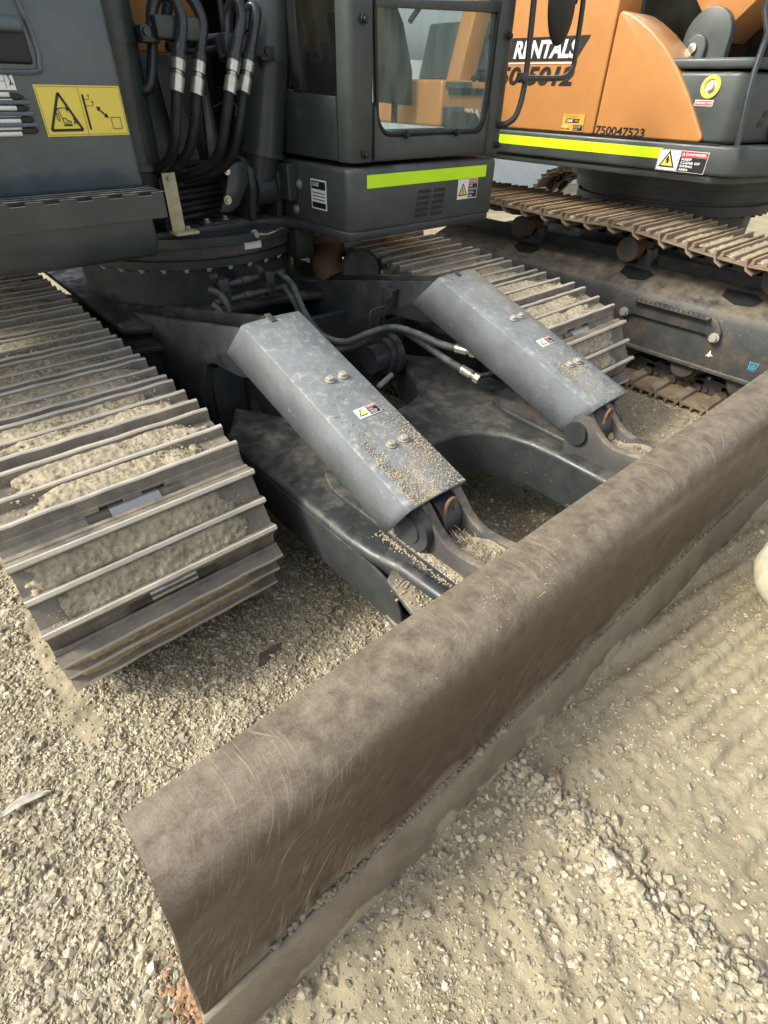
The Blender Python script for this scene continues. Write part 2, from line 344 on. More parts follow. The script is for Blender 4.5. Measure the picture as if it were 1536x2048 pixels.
mg = mat('sandy_ground', (0.285, 0.245, 0.165), 0.95, bump=0.009, bscale=85, var=0.22, gscale=1.3, grime=0.45, gcol=(0.19, 0.168, 0.122), spec=0.12, dust=0.6, dcol=(0.395, 0.342, 0.225), dscale=3.2, dsoft=.04)
go = obj('ground', me, mg); go['kind'] = 'structure'

# gravel: small angular stones lying on the ground, one mass
def gravel(name, n, box, dens, smin, smax, pw, mats, seed, sink=0.35, flat=0.75, small=False):
    r = np.random.RandomState(seed)
    x = r.uniform(box[0], box[1], n); y = r.uniform(box[2], box[3], n)
    k = r.rand(n) < dens(x, y); x = x[k]; y = y[k]; n = len(x)
    s = smin+(smax-smin)*r.rand(n)**pw
    t = (1+5**.5)/2
    iv = np.array([(-1, t, 0), (1, t, 0), (-1, -t, 0), (1, -t, 0), (0, -1, t), (0, 1, t), (0, -1, -t), (0, 1, -t), (t, 0, -1), (t, 0, 1), (-t, 0, -1), (-t, 0, 1)])/1.9
    fc = np.array([(0, 11, 5), (0, 5, 1), (0, 1, 7), (0, 7, 10), (0, 10, 11), (1, 5, 9), (5, 11, 4), (11, 10, 2), (10, 7, 6), (7, 1, 8), (3, 9, 4), (3, 4, 2), (3, 2, 6), (3, 6, 8), (3, 8, 9), (4, 9, 5), (2, 4, 11), (6, 2, 10), (8, 6, 7), (9, 8, 1)])
    if small:
        iv = np.array([(1, 0, 0), (-1, 0, 0), (0, 1, 0), (0, -1, 0), (.2, .1, .8), (-.1, 0, -.8), (.6, .6, .5), (-.6, -.55, .5)])*1.05
        fc = np.array([(0, 6, 4), (0, 2, 6), (2, 4, 6), (2, 1, 4), (1, 7, 4), (1, 3, 7), (3, 4, 7), (3, 0, 4), (2, 0, 5), (1, 2, 5), (3, 1, 5), (0, 3, 5)])
    nv_, nf_ = len(iv), len(fc)
    V = iv[None]*(1+r.uniform(-.38, .38, (n, nv_, 1)))*np.stack([1+r.uniform(-.3, .45, n), 1+r.uniform(-.3, .3, n), flat+r.uniform(-.25, .25, n)], -1)[:, None]
    a = r.uniform(0, 6.28, n); ca, sa = np.cos(a)[:, None], np.sin(a)[:, None]
    tl = r.uniform(-.5, .5, n)[:, None]; zz = V[..., 2]+V[..., 0]*tl
    X = (V[..., 0]*ca-V[..., 1]*sa)*s[:, None]/2+x[:, None]; Y = (V[..., 0]*sa+V[..., 1]*ca)*s[:, None]/2+y[:, None]
    Z = zz*s[:, None]/2+(ground_h(x, y)+s*(0.5-sink)*flat*0.8)[:, None]
    co = np.stack([X, Y, Z], -1).reshape(-1, 3).astype(np.float32)
    F = (fc[None]+nv_*np.arange(n)[:, None, None]).reshape(-1, 3).astype(np.int32)
    me = bpy.data.meshes.new(name); me.vertices.add(len(co)); me.vertices.foreach_set('co', co.ravel())
    me.loops.add(F.size); me.loops.foreach_set('vertex_index', F.ravel()); me.polygons.add(len(F))
    me.polygons.foreach_set('loop_start', np.arange(0, F.size, 3, dtype=np.int32))
    me.polygons.foreach_set('material_index', np.repeat(r.choice(len(mats), n, p=[.66, .24, .10]), nf_).astype(np.int32))
    me.polygons.foreach_set('use_smooth', np.zeros(len(F), bool))
    me.update(calc_edges=True)
    o = obj(name, me, mats); o['kind'] = 'stuff'; return o
M_G1 = mat('sandy_gravel', (0.355, 0.31, 0.22), 0.95, var=0.45, gscale=45, spec=0.2, bump=0.002, bscale=200)
M_G2 = mat('grey_gravel', (0.29, 0.262, 0.20), 0.9, var=0.4, gscale=45, spec=0.2, bump=0.002, bscale=200)
M_G3 = mat('pale_gravel', (0.52, 0.475, 0.36), 0.9, var=0.25, gscale=45, spec=0.2, bump=0.002, bscale=200)
GM = [M_G1, M_G2, M_G3]
strip = lambda x, y: 1-0.93*np.clip((0.055-np.abs(x+.115-.012*np.sin(y*7)))/.02, 0, 1)*np.clip((y-1.15)/.08, 0, 1)
gravel('gravel', 150000, (-0.95, 1.15, -0.45, 2.5), lambda x, y: (0.03+0.97*zone_gravel(x, y))*strip(x, y), 0.0045, 0.016, 1.7, GM, 1, small=True)
gravel('coarse_gravel', 15000, (-0.95, 1.3, -0.45, 2.4), lambda x, y: (0.04+0.96*zone_gravel(x, y)*np.clip(.55+1.6*fbm(x, y, 15, 3, 3), .1, 1))*strip(x, y), 0.013, 0.036, 3.2, GM, 2, sink=.5)
gravel('loose_gravel', 26000, (0.1, 3.2, -0.9, 0.5), lambda x, y: np.clip(0.06+0.95*np.exp(-((x-0.82)/0.09)**2)+0.55*np.exp(-((x-0.62)/0.16)**2)*np.clip((0.35-y)/0.1, 0, 1)+0.25*np.clip(fbm(x, y, 12, 3, 3)*2, 0, 1), 0, 1), 0.005, 0.022, 2.5, GM, 3)
gravel('fine_gravel', 110000, (-0.1, 3.0, -0.9, 0.45), lambda x, y: np.clip((0.30+1.2*fbm(x, y, 14, 4, 4))*(1-.85*np.clip(np.sin((y+0.16*x)*2*math.pi/0.105+2.4*fbm(x, y, 4, 2, 1.5))*2, 0, 1)*(x > .9)), 0.10, 1), 0.003, 0.010, 1.6, GM, 6, small=True)
gravel('far_gravel', 26000, (1.0, 3.9, 0.5, 2.6), lambda x, y: 0.35+0.5*(fbm(x, y, 13, 3, 3) > 0), 0.006, 0.026, 2.4, GM, 4)
gravel('ridge_gravel', 900, (0.68, 0.98, -0.6, 0.36), lambda x, y: np.exp(-((x-0.82)/0.07)**2), 0.016, 0.036, 2.0, GM, 5, sink=0.25)

def _ico(n):
    b = bmesh.new(); bmesh.ops.create_icosphere(b, subdivisions=n, radius=1.0); b.verts.ensure_lookup_table()
    r = ([tuple(v.co) for v in b.verts], [tuple(v.index for v in f.verts) for f in b.faces]); b.free(); return r
ICO = {1: _ico(1), 2: _ico(2)}
def clod(b, p, s, rs, flat=0.6):
    V, F = ICO[2 if s > 0.012 else 1]; fx = rs.uniform(.7, 1.4); ph = rs.uniform(0, 9); px, py, pz = p; vs = []
    new = b.bm.verts.new; fnew = b.bm.faces.new
    for x, y, z in V:
        k = s*(1+0.25*math.sin(x*3+ph)*math.cos(y*3+ph*2)+rs.uniform(-.22, .22)); vs.append(new((px+x*k*fx, py+y*k, pz+z*k*flat)))
    for f in F: fnew((vs[f[0]], vs[f[1]], vs[f[2]]))
# ------------------------------------------------------------------ crawler tracks
def shoe_mesh(wd, wide, ms, ky=1.0):
    """one triple-grouser shoe: local x across, y along the track, z outward; plate top at z=0"""
    b = MB(); h = wd/2; T = 0.017
    # plate spans: notches at the rear lip show the chain, a slot drains mud in the middle trough
    n0, n1, n2, n3 = -0.095, -0.028, 0.028, 0.095
    spans = [(-h, n0, 0), (n0, n1, 1), (n1, n2, 2), (n2, n3, 1), (n3, h, 0)]
    lip = [(-0.112, 0), (-0.119, -0.004), (-0.127, -0.022), (-0.142, -0.033), (-0.186, -0.050), (-0.190, -0.060), (-0.142, -0.047), (-0.120, -0.040), (-0.106, -T)]
    stub = [(-0.112, 0), (-0.119, -0.006), (-0.114, -T)]
    for xa, xb, kind in spans:
        fr = stub if kind == 1 else lip
        if kind == 2:
            b.prism(fr+[(-0.02, -T), (-0.02, 0)], 'x', xa, xb)
            b.prism([(0.022, -T), (0.118, -T), (0.126, -0.010), (0.118, 0), (0.022, 0)], 'x', xa, xb)
        else:
            b.prism(fr+[(0.118, -T), (0.126, -0.010), (0.118, 0)], 'x', xa, xb)
    for yc, hh in ((-0.098, 0.032), (0.0, 0.029), (0.098, 0.034)):
        A = [(yc-0.0165, -0.001), (yc-0.0085, hh-0.004), (yc-0.005, hh), (yc+0.005, hh), (yc+0.0085, hh-0.004), (yc+0.0165, -0.001)]
        n = len(A); xs = [-h-0.002+(i*(wd+0.004)/14) for i in range(15)]
        rg = []
        for x in xs:
            w_ = 0.0015*math.sin(x*37+yc*90)+0.001*math.sin(x*91+yc*50)
            rg.append([b.bm.verts.new((x, p[0], p[1]+(w_ if p[1] > 0.02 else 0))) for p in A])
        for P_, Q_ in zip(rg, rg[1:]):
            for i in range(n-1):
                f = b.bm.faces.new((P_[i], P_[i+1], Q_[i+1], Q_[i])); f.material_index = 1 if i in (1, 2, 3) else 0
        b.bm.faces.new(rg[0]); b.bm.faces.new(rg[-1][::-1])
    for sx in (-0.062, 0.062):
        for yy in (-0.05, 0.045): b.cyl((sx+0.055*(1 if sx > 0 else -1), yy, 0), (sx+0.055*(1 if sx > 0 else -1), yy, 0.010), 0.0125, n=6)
    bmesh.ops.recalc_face_normals(b.bm, faces=b.bm.faces[:])
    if ky != 1.0:
        for v in b.bm.verts: v.co.y *= ky; v.co.z *= .5+.5*ky
    me = bpy.data.meshes.new('track_shoe'); b.bm.to_mesh(me); b.bm.free()
    for m in ms: me.materials.append(m)
    return me
def pins(yf, zc, R, pitch, y0, yr, lift):
    """pin positions walking forwards along the top run, round the idler and back along the bottom"""
    Ltop = yr-yf
    def path(s):
        if s < 0 or s < Ltop: return Vector((yr-s, zc+R))
        s -= Ltop
        if s < math.pi*R: a = s/R; return Vector((yf-R*math.sin(a), zc+R*math.cos(a)))
        s -= math.pi*R
        if s < Ltop: return Vector((yf+s, zc-R))
        s -= Ltop; a = s/R; return Vector((yr+R*math.sin(a), zc-R*math.cos(a)))
    s = yr-y0; tot = 2*Ltop+2*math.pi*R
    while s-pitch > 0: s -= pitch
    out = []; s0 = s
    while s < s0+tot-pitch*0.5:
        p = path(s); out.append(p); a, c = s+pitch*0.8, s+pitch*1.6
        for _ in range(30):
            m = (a+c)/2
            if (path(m)-p).length < pitch: a = m
            else: c = m
        s = (a+c)/2
    out.append(path(s) if s < tot else path(s-tot+0.0))
    return [Vector((p.x, p.y+(lift(p.x) if p.y > zc else 0))) for p in out]
def mud_on(b, mtx, wd, y0, y1, rs, amount, hmax):
    nxm, nym = 120, 13
    xa = -wd/2+rs.uniform(0.0, 0.10); xb = wd/2-rs.uniform(0.02, 0.15)
    sl = rs.uniform(-0.06, 0.06)
    ph = rs.uniform(0, 100); V = {}; gx_ = np.linspace(xa, xb, nxm)
    X, Y = np.meshgrid(gx_, np.linspace(0, 1, nym)); nz = fbm(X+ph, Y*0.12+ph, 21, 3, 7); fine = fbm(X+ph, Y*0.08+ph, 22, 3, 90)
    edge = np.minimum(np.minimum((X-xa+sl*(Y-.5)), (xb-X+sl*(Y-.5)))/0.09, 1)+0.5*fbm(X*1.0+ph, Y*.2+ph, 23, 3, 22)*(np.minimum(X-xa, xb-X) < .14)
    H = hmax*np.clip(0.70+amount*0.45+nz*0.75, 0, 1.0)*np.clip(edge+0.5*nz, 0, 1)**0.5+fine*0.0045
    hole = (H < hmax*0.33)
    for j in range(nym):
        for i in range(nxm):
            z = max(0.0005, H[j, i])*(1.0 if 0 < j < nym-1 else 0.8)
            jx = rs.uniform(-.0025, .0025); z += rs.uniform(-.0013, .0013) if z > .004 else 0
            V[j, i] = b.bm.verts.new(mtx @ Vector((X[j, i]+jx, y0+(y1-y0)*Y[j, i], z if not hole[j, i] else -0.003)))
    for j in range(nym-1):
        for i in range(nxm-1):
            if hole[j, i] and hole[j+1, i] and hole[j, i+1]: continue
            b.bm.faces.new((V[j, i], V[j, i+1], V[j+1, i+1], V[j+1, i])).smooth = True
def make_track(root, x0, x1, yf, yr, y0, ms, seed, lift=lambda y: 0, mud=1.0, zc=0.375, R=0.295, pitch=0.2555, off=0.045, hm=0.0265, ky=1.0, grains=0, vis=lambda y, z: True):
    wd = x1-x0; xc = (x0+x1)/2; P_ = pins(yf, zc, R, pitch, y0, yr, lift)
    sm = shoe_mesh(wd, True, ms, ky); rs = random.Random(seed)
    ch = MB(); pts3 = []
    mudb = MB(); shoes = []
    for i in range(len(P_)-1):
        a, c = P_[i], P_[i+1]; d = (c-a)
        if d.length > pitch*1.35: continue
        d.normalize(); n = Vector((-d.y, d.x)) if False else Vector((d.y, -d.x))
        mid = (a+c)/2
        if (mid-Vector(((yf+yr)/2, zc))).dot(n) < 0: n = -n
        th = math.atan2(-n.x, n.y)
        o3 = Vector((xc, mid.x+n.x*off, mid.y+n.y*off))
        shoes.append((o3, th, i))
        # chain: two plates and a bushing per link
        for sx in (-1, 1):
            for k, (p, q) in enumerate(((a, c),)):
                xo = xc+sx*0.092
                A = [p+n*(off-0.019)-d*0.01, q+n*(off-0.019)+d*0.01, q-n*0.045+d*0.03, (p+q)/2-n*0.058, p-n*0.045-d*0.03]
                ch.prism([(v.x, v.y) for v in A], 'x', xo-0.019, xo+0.019)
        ch.cyl((xc-0.135, a.x, a.y), (xc+0.135, a.x, a.y), 0.030, n=14)
        ch.cyl((xc-0.072, a.x, a.y), (xc+0.072, a.x, a.y), 0.031, n=14, mi=1)
        for sx in (-1, 1):
            for t in (0.33, 0.67):
                m_ = a.lerp(c, t)-n*0.0
                ch.cyl((xc+sx*0.111, m_.x, m_.y), (xc+sx*0.126, m_.x, m_.y), 0.017, n=8)
    tr = ch.build('crawler_track', [M_LINK, M_PIN], root, smooth=True)
    for o3, th, i in shoes:
        o = bpy.data.objects.new('track_shoe', sm); o.location = o3; o.rotation_euler = (th, 0, 0); link(o, tr)
        if mud > 0 and vis(o3.y, o3.z):
            M4 = Matrix.Translation(o3) @ Matrix.Rotation(th, 4, 'X')
            for (ya, yb) in ((-0.088, -0.012), (0.012, 0.088)):
                am = mud*rs.uniform(0.7, 1.15)
                if grains and o3.z > .4:
                    for _ in range(int(grains*am)):
                        q = M4 @ Vector((rs.uniform(-wd/2+.03, wd/2-.06), rs.uniform(ya, yb), hm*(.80 if o3.z > .68 else .45))); clod(mudb, q, rs.uniform(.0012, .0042), rs, .7)
                if rs.random() < 0.02: continue
                mud_on(mudb, M4, wd, ya*ky, yb*ky, rs, am, hm if o3.z > .68 else hm*(.75 if o3.z > .5 else .6))
    if mud > 0:
        mo = mudb.build('dried_mud', M_MUD, tr, recalc=False); mo['kind'] = 'stuff'
    else: mudb.bm.free()
    return tr

EX = thing('crawler_excavator', 'dark grey crawler excavator with rusty brown dozer blade and mud caked tracks, nearest the viewer', 'excavator', (1.385, 3.0, 0))
lift_r = lambda y: 0.012+0.085*max(0, min(1, (y-1.45)/1.4))
TL = make_track(EX, -0.08, 0.62, 1.56, 4.55, 1.65, [M_SHOE, M_WORN], 3, lift=lambda y: 0.012*max(0, min(1, (y-2.2)/1.0)), grains=170, vis=lambda y, z: z > 0.05 and y < 3.6)
TR = make_track(EX, 2.18, 2.86, 1.53, 4.55, 1.62, [M_SHOE, M_WORN], 5, lift=lift_r, mud=0.8, grains=60, vis=lambda y, z: z > 0.05 and y < 3.6)
TL['label'] = 'left track caked in pale dried mud'
def track_frame(x0, x1, name='track_frame', mt=None, yf=1.56):
    b = MB()
    b.prism([(x0+0.12, 0.16), (x1-0.12, 0.16), (x1-0.12, 0.48), (x1-0.2, 0.56), (x0+0.2, 0.56), (x0+0.12, 0.48)], 'y', yf+0.25, yf+2.8, 0.01)
    xc = (x0+x1)/2
    b.cyl((xc-0.07, yf, 0.375), (xc+0.07, yf, 0.375), 0.235, n=32); b.cyl((xc-0.16, yf, 0.375), (xc+0.16, yf, 0.375), 0.07)
    for sx in (-1, 1): b.box(xc+sx*0.14-0.02, xc+sx*0.14+0.02, yf-0.05, yf+0.4, 0.30, 0.45, 0.01)
    return b.build(name, mt or M_FRAME, EX, smooth=True)
track_frame(-0.08, 0.62); track_frame(2.18, 2.86)

# ------------------------------------------------------------------ carbody of the near excavator
b = MB()
b.prism([(0.70, 2.62), (1.0, 2.50), (1.25, 2.58), (1.52, 2.58), (1.77, 2.50), (2.07, 2.62), (2.07, 4.1), (0.70, 4.1)], 'z', 0.675, 0.705, 0.006)
b.box(0.86, 1.91, 2.85, 4.05, 0.33, 0.675, 0.01)
b.build('carbody', M_FRAME, EX, smooth=True)
for s in (0, 1):
    X = (lambda x: x) if not s else mirx
    b = MB(); b.prism([(X(0.56), 2.55), (X(0.86), 2.46), (X(0.90), 3.35), (X(0.56), 3.7)], 'z', 0.615, 0.645, 0.006)
    b.prism([(X(0.868), 2.44), (X(0.898), 2.44), (X(0.93), 3.3), (X(0.90), 3.3)], 'z', 0.63, 0.675, 0.006)
    b.prism([(2.55, 0.3), (2.72, 0.3), (2.72, 0.615), (2.55, 0.615)], 'x', X(0.56), X(0.86), 0.006)
    b.build('frame_leg', M_FRAME, EX, smooth=True)
    for k, xx in enumerate((0.83, 1.0)):
        b = MB(); x = X(xx)
        b.prism([(2.84, .70), (1.69, .942), (1.61, .93), (1.57, .86), (1.60, .79), (1.73, .755), (1.95, .735), (2.02, .70), (2.05, .62), (2.07, .33), (2.86, .33)], 'x', x-0.0125, x+0.0125, 0.004)
        b.build('mounting_ear', M_FRAME, EX, smooth=True)
    b = MB(); b.prism([(2.05, 0.34), (2.07, 0.34), (2.07, 0.66), (2.05, 0.66)], 'x', X(0.845), X(0.985)); b.box(min(X(0.845), X(0.985)), max(X(0.845), X(0.985)), 2.2, 2.23, .36, .72)
    b.build('ear_web', M_FRAME, EX)
    # front cross plate of the pivot and pivot pins
    b = MB(); xa = X(1.0)+(-0.0125 if s else 0.0125); sg = -1 if s else 1
    b.cyl((xa, 1.93, 0.545), (xa+sg*0.035, 1.93, 0.545), 0.105, n=28); b.cyl((xa+sg*0.035, 1.93, 0.545), (xa+sg*0.07, 1.93, 0.545), 0.090, n=28)
    b.cyl((xa+sg*0.07, 1.93, 0.545), (xa+sg*0.15, 1.93, 0.545), 0.066, n=28, mi=1)
    b.cyl((xa+sg*0.06, 1.86, 0.47), (xa+sg*0.17, 1.83, 0.45), 0.014, n=8, mi=2)
    b.build('pivot_pin', [M_FRAME, M_ARM, M_BOLT], EX, smooth=True)
b = MB(); b.box(0.86, 1.91, 2.30, 2.34, 0.33, 0.66); b.build('front_plate', M_FRAME, EX)
# pedestal, slewing ring with bolts
C = (1.36, 3.25)
b = MB(); b.cyl((*C, 0.70), (*C, 0.89), 0.585, n=64); b.cyl((*C, 0.70), (*C, 0.715), 0.63, 0.59, n=64); b.build('pedestal', M_FRAME, EX, smooth=True)
b = MB(); b.cyl((1.290,2.677,0.837), (1.289,2.675,0.838), 0.001); b.bm.free()
b = MB(); hx, hy, hz = 1.29, 2.665, 0.835; b.cyl((hx-0.012, hy+0.06, hz), (hx-0.012, hy-0.004, hz), 0.048, n=24); b.build('pedestal_hole', M_VOID, EX)
b = MB(); b.cyl((*C, 0.89), (*C, 0.925), 0.625, n=96); b.cyl((*C, 0.925), (*C, 0.94), 0.60, n=96, mi=1); b.cyl((*C, 0.94), (*C, 0.985), 0.632, n=96, mi=1); b.cyl((*C, 0.985), (*C, 0.992), 0.60, n=96)
sr = b.build('slewing_ring', [M_FRAME, M_TF], EX, smooth=True)
me_b = None
for i in range(36):
    a = math.radians(i*10+4)
    for rr, z, dz in ((0.608, 0.89, -0.016), (0.615, 0.985, 0.014)):
        if math.sin(a) > 0.2: continue
        if me_b is None:
            q = MB(); q.hexbolt((0, 0, 0), (0, 0, 1), 0.012, 0.018); bmesh.ops.recalc_face_normals(q.bm, faces=q.bm.faces[:]); me_b = bpy.data.meshes.new('bolt'); q.bm.to_mesh(me_b); q.bm.free(); me_b.materials.append(M_BOLT)
        o = bpy.data.objects.new('bolt', me_b); o.location = (C[0]+rr*math.cos(a), C[1]+rr*math.sin(a), z)
        if dz < 0: o.rotation_euler = (math.pi, 0, 0)
        link(o, sr)
# turntable and deck
b = MB(); b.cyl((*C, 0.992), (*C, 1.03), 0.66, n=96); b.build('turntable', M_HOUSE, EX, smooth=True)
b = MB()
b.prism([(0.70, 2.70), (1.50, 2.755), (1.58, 2.74), (1.66, 2.66), (1.70, 2.54), (1.70, 2.19), (2.70, 2.19), (2.70, 4.6), (0.1, 4.6), (0.1, 2.70)], 'z', 1.018, 1.055, 0.006)
dk = b.build('deck_plate', M_FRAME, EX, smooth=True)
b = MB(); b.box(-0.02, 0.006, -0.014, 0.014, 0, 0.02); b.bm.free()
# sensor plate under the deck
b = MB(); b.box(*[(1.375,2.620,1.012)[0], (1.469,2.620,1.001)[0]], 2.612, 2.62, 0.955, 1.012, 0.003); sp = b.build('sensor_plate', M_WHITE, EX)
b = MB(); b.hexbolt((1.385,2.610,1.004), (0, -1, 0), 0.010, 0.012); b.hexbolt((1.432,2.610,1.021), (0, -1, 0), 0.014, 0.03); b.build('sensor_bolt', M_BOLT, sp)
b = MB(); b.tube([(1.438,2.600,1.022), (1.502,2.600,1.014), (1.589,2.620,1.024), (1.732,2.750,1.003)], 0.006, n=8); b.build('sensor_cable', M_ZINC, sp)

# ------------------------------------------------------------------ dozer blade and its arms
prof = [(0.363, 0.165), (0.378, 0.24), (0.386, 0.33), (0.386, 0.42), (0.382, 0.49), (0.381, 0.535), (0.386, 0.575), (0.40, 0.605), (0.425, 0.628), (0.46, 0.640), (0.50, 0.642), (0.565, 0.632),
        (0.566, 0.612), (0.50, 0.618), (0.455, 0.60), (0.43, 0.56), (0.43, 0.42), (0.42, 0.20), (0.40, 0.12), (0.372, 0.12)]
b = MB(); XN = 120; rs = random.Random(2); rows = []
for i in range(XN+1):
    x = -0.072+i*(2.93/XN); e = 0.0; u0 = max(0, 1-i/12); u1 = max(0, 1-(XN-i)/12)
    rows.append([b.bm.verts.new((x+(u1-u0)*.105*(.64-z)+(rs.uniform(-.003, .003) if i in (0, XN) else 0), y+0.0012*math.sin(x*3.1+z*7), z+0.0015*math.sin(x*5.3))) for y, z in prof])
for A, B_ in zip(rows, rows[1:]):
    for k in range(len(prof)): b.bm.faces.new((A[k], B_[k], B_[(k+1) % len(prof)], A[(k+1) % len(prof)])).smooth = True
b.bm.faces.new(rows[0]); b.bm.faces.new(rows[-1][::-1])
BL = b.build('dozer_blade', M_BLADE, EX, smooth=True, angle=50)
b = MB(); b.prism([(0.312, -0.012), (0.340, -0.012), (0.372, 0.155), (0.36, 0.163), (0.350, 0.158)], 'x', -0.125, 2.92, 0.003); b.build('cutting_edge', M_EDGE, BL, smooth=True)
# dirt along the seam and dabs on the top
b = MB(); rs = random.Random(11)
x = 0.0
while x < 2.8:
    k = 0.5+0.5*math.sin(x*4.2+1)+0.4*math.sin(x*13)
    if 0.15 < x < 1.45 or rs.random() < 0.35:
        for _ in range(int(1+3*max(0, k))): clod(b, (x+rs.uniform(-.004, .004), 0.362+rs.uniform(-.003, .004), 0.166+rs.uniform(-.004, .016)*max(.3, k)), rs.uniform(.0015, .005)*(1+0.5*max(0, k)), rs, 0.8)
    x += 0.006
for xx in (0.66, 0.68, 0.70, 0.73, 0.755, 0.78, 0.80, 0.53, 0.55): clod(b, (xx, 0.36, 0.170), rs.uniform(.008, .013), rs, 0.8)
mo = b.build('dried_mud', M_MUDD, BL, recalc=False); mo['kind'] = 'stuff'
b = MB()
for (cx, sy, n) in ((0.78, .47, 60), (1.03, .48, 45), (1.10, .52, 30), (1.43, .47, 70), (1.62, .46, 50), (0.93, .42, 22), (1.9, .49, 60), (2.1, .48, 60), (0.35, .5, 25), (0.55, .45, 14), (1.27, .50, 50)):
    for _ in range(n):
        t = rs.gauss(0, 1); x = cx+0.035*rs.gauss(0, 1)*0.6+t*0.012; y = min(.56, max(.41, sy+t*0.03)); 
        z = 0.628+(y-.425)*0.3 if y < .46 else 0.641-(max(0, y-.5))*0.15
        clod(b, (x, y, z-.0004), rs.uniform(.0006, .0020), rs, 0.3)
mo = b.build('dried_mud', M_MUD, BL, recalc=False); mo['kind'] = 'stuff'

half = [(.80, .62), (.785, .78), (.752, .90), (.742, 1.0), (.74, 1.76), (.755, 1.81), (.79, 1.84), (.90, 2.0), (.99, 1.85), (1.08, 1.68), (1.15, 1.59), (1.25, 1.55), (1.385, 1.54)]
holeh = [(1.11, .60), (1.105, .76), (1.10, .88), (1.105, .98), (1.135, 1.09), (1.20, 1.18), (1.28, 1.22), (1.385, 1.23)]
outer = half+[(mirx(x), y) for x, y in half[-2::-1]]
inner = holeh+[(mirx(x), y) for x, y in holeh[-2::-1]]
poly = outer+inner[::-1]
def loop_solid(poly, z0, z1, r, seg=5):
    """plate with a rolled upper edge: rings of the outline, inset as they rise"""
    b = MB(); n = len(poly)
    ar = sum(poly[i][0]*poly[(i+1) % n][1]-poly[(i+1) % n][0]*poly[i][1] for i in range(n))
    sg = 1 if ar > 0 else -1
    def inset(d):
        out = []
        for i in range(n):
            p, c, q = Vector(poly[i-1]), Vector(poly[i]), Vector(poly[(i+1) % n])
            e1 = (c-p).normalized(); e2 = (q-c).normalized(); n1 = Vector((-e1.y, e1.x))*sg; n2 = Vector((-e2.y, e2.x))*sg
            m = (n1+n2); m = m/max(0.35, m.dot(n1)) if m.length > 1e-6 else n1
            out.append(c+m*d)
        return out
    lv = [(0, z0)]+[(r*(1-math.cos(a)), z1-r+r*math.sin(a)) for a in [k*math.pi/2/seg for k in range(seg+1)]]
    rings = [[b.bm.verts.new((p.x, p.y, z)) for p in inset(d)] for d, z in lv]
    for A, B_ in zip(rings, rings[1:]):
        for k in range(n): b.bm.faces.new((A[k], A[(k+1) % n], B_[(k+1) % n], B_[k])).smooth = True
    t = b.bm.faces.new(rings[-1]); t.smooth = False
    bmesh.ops.triangulate(b.bm, faces=[t])
    return b
b = loop_solid(poly, 0.30, 0.50, 0.024)
BF = b.build('blade_frame', M_ARM, EX, smooth=True, angle=50)
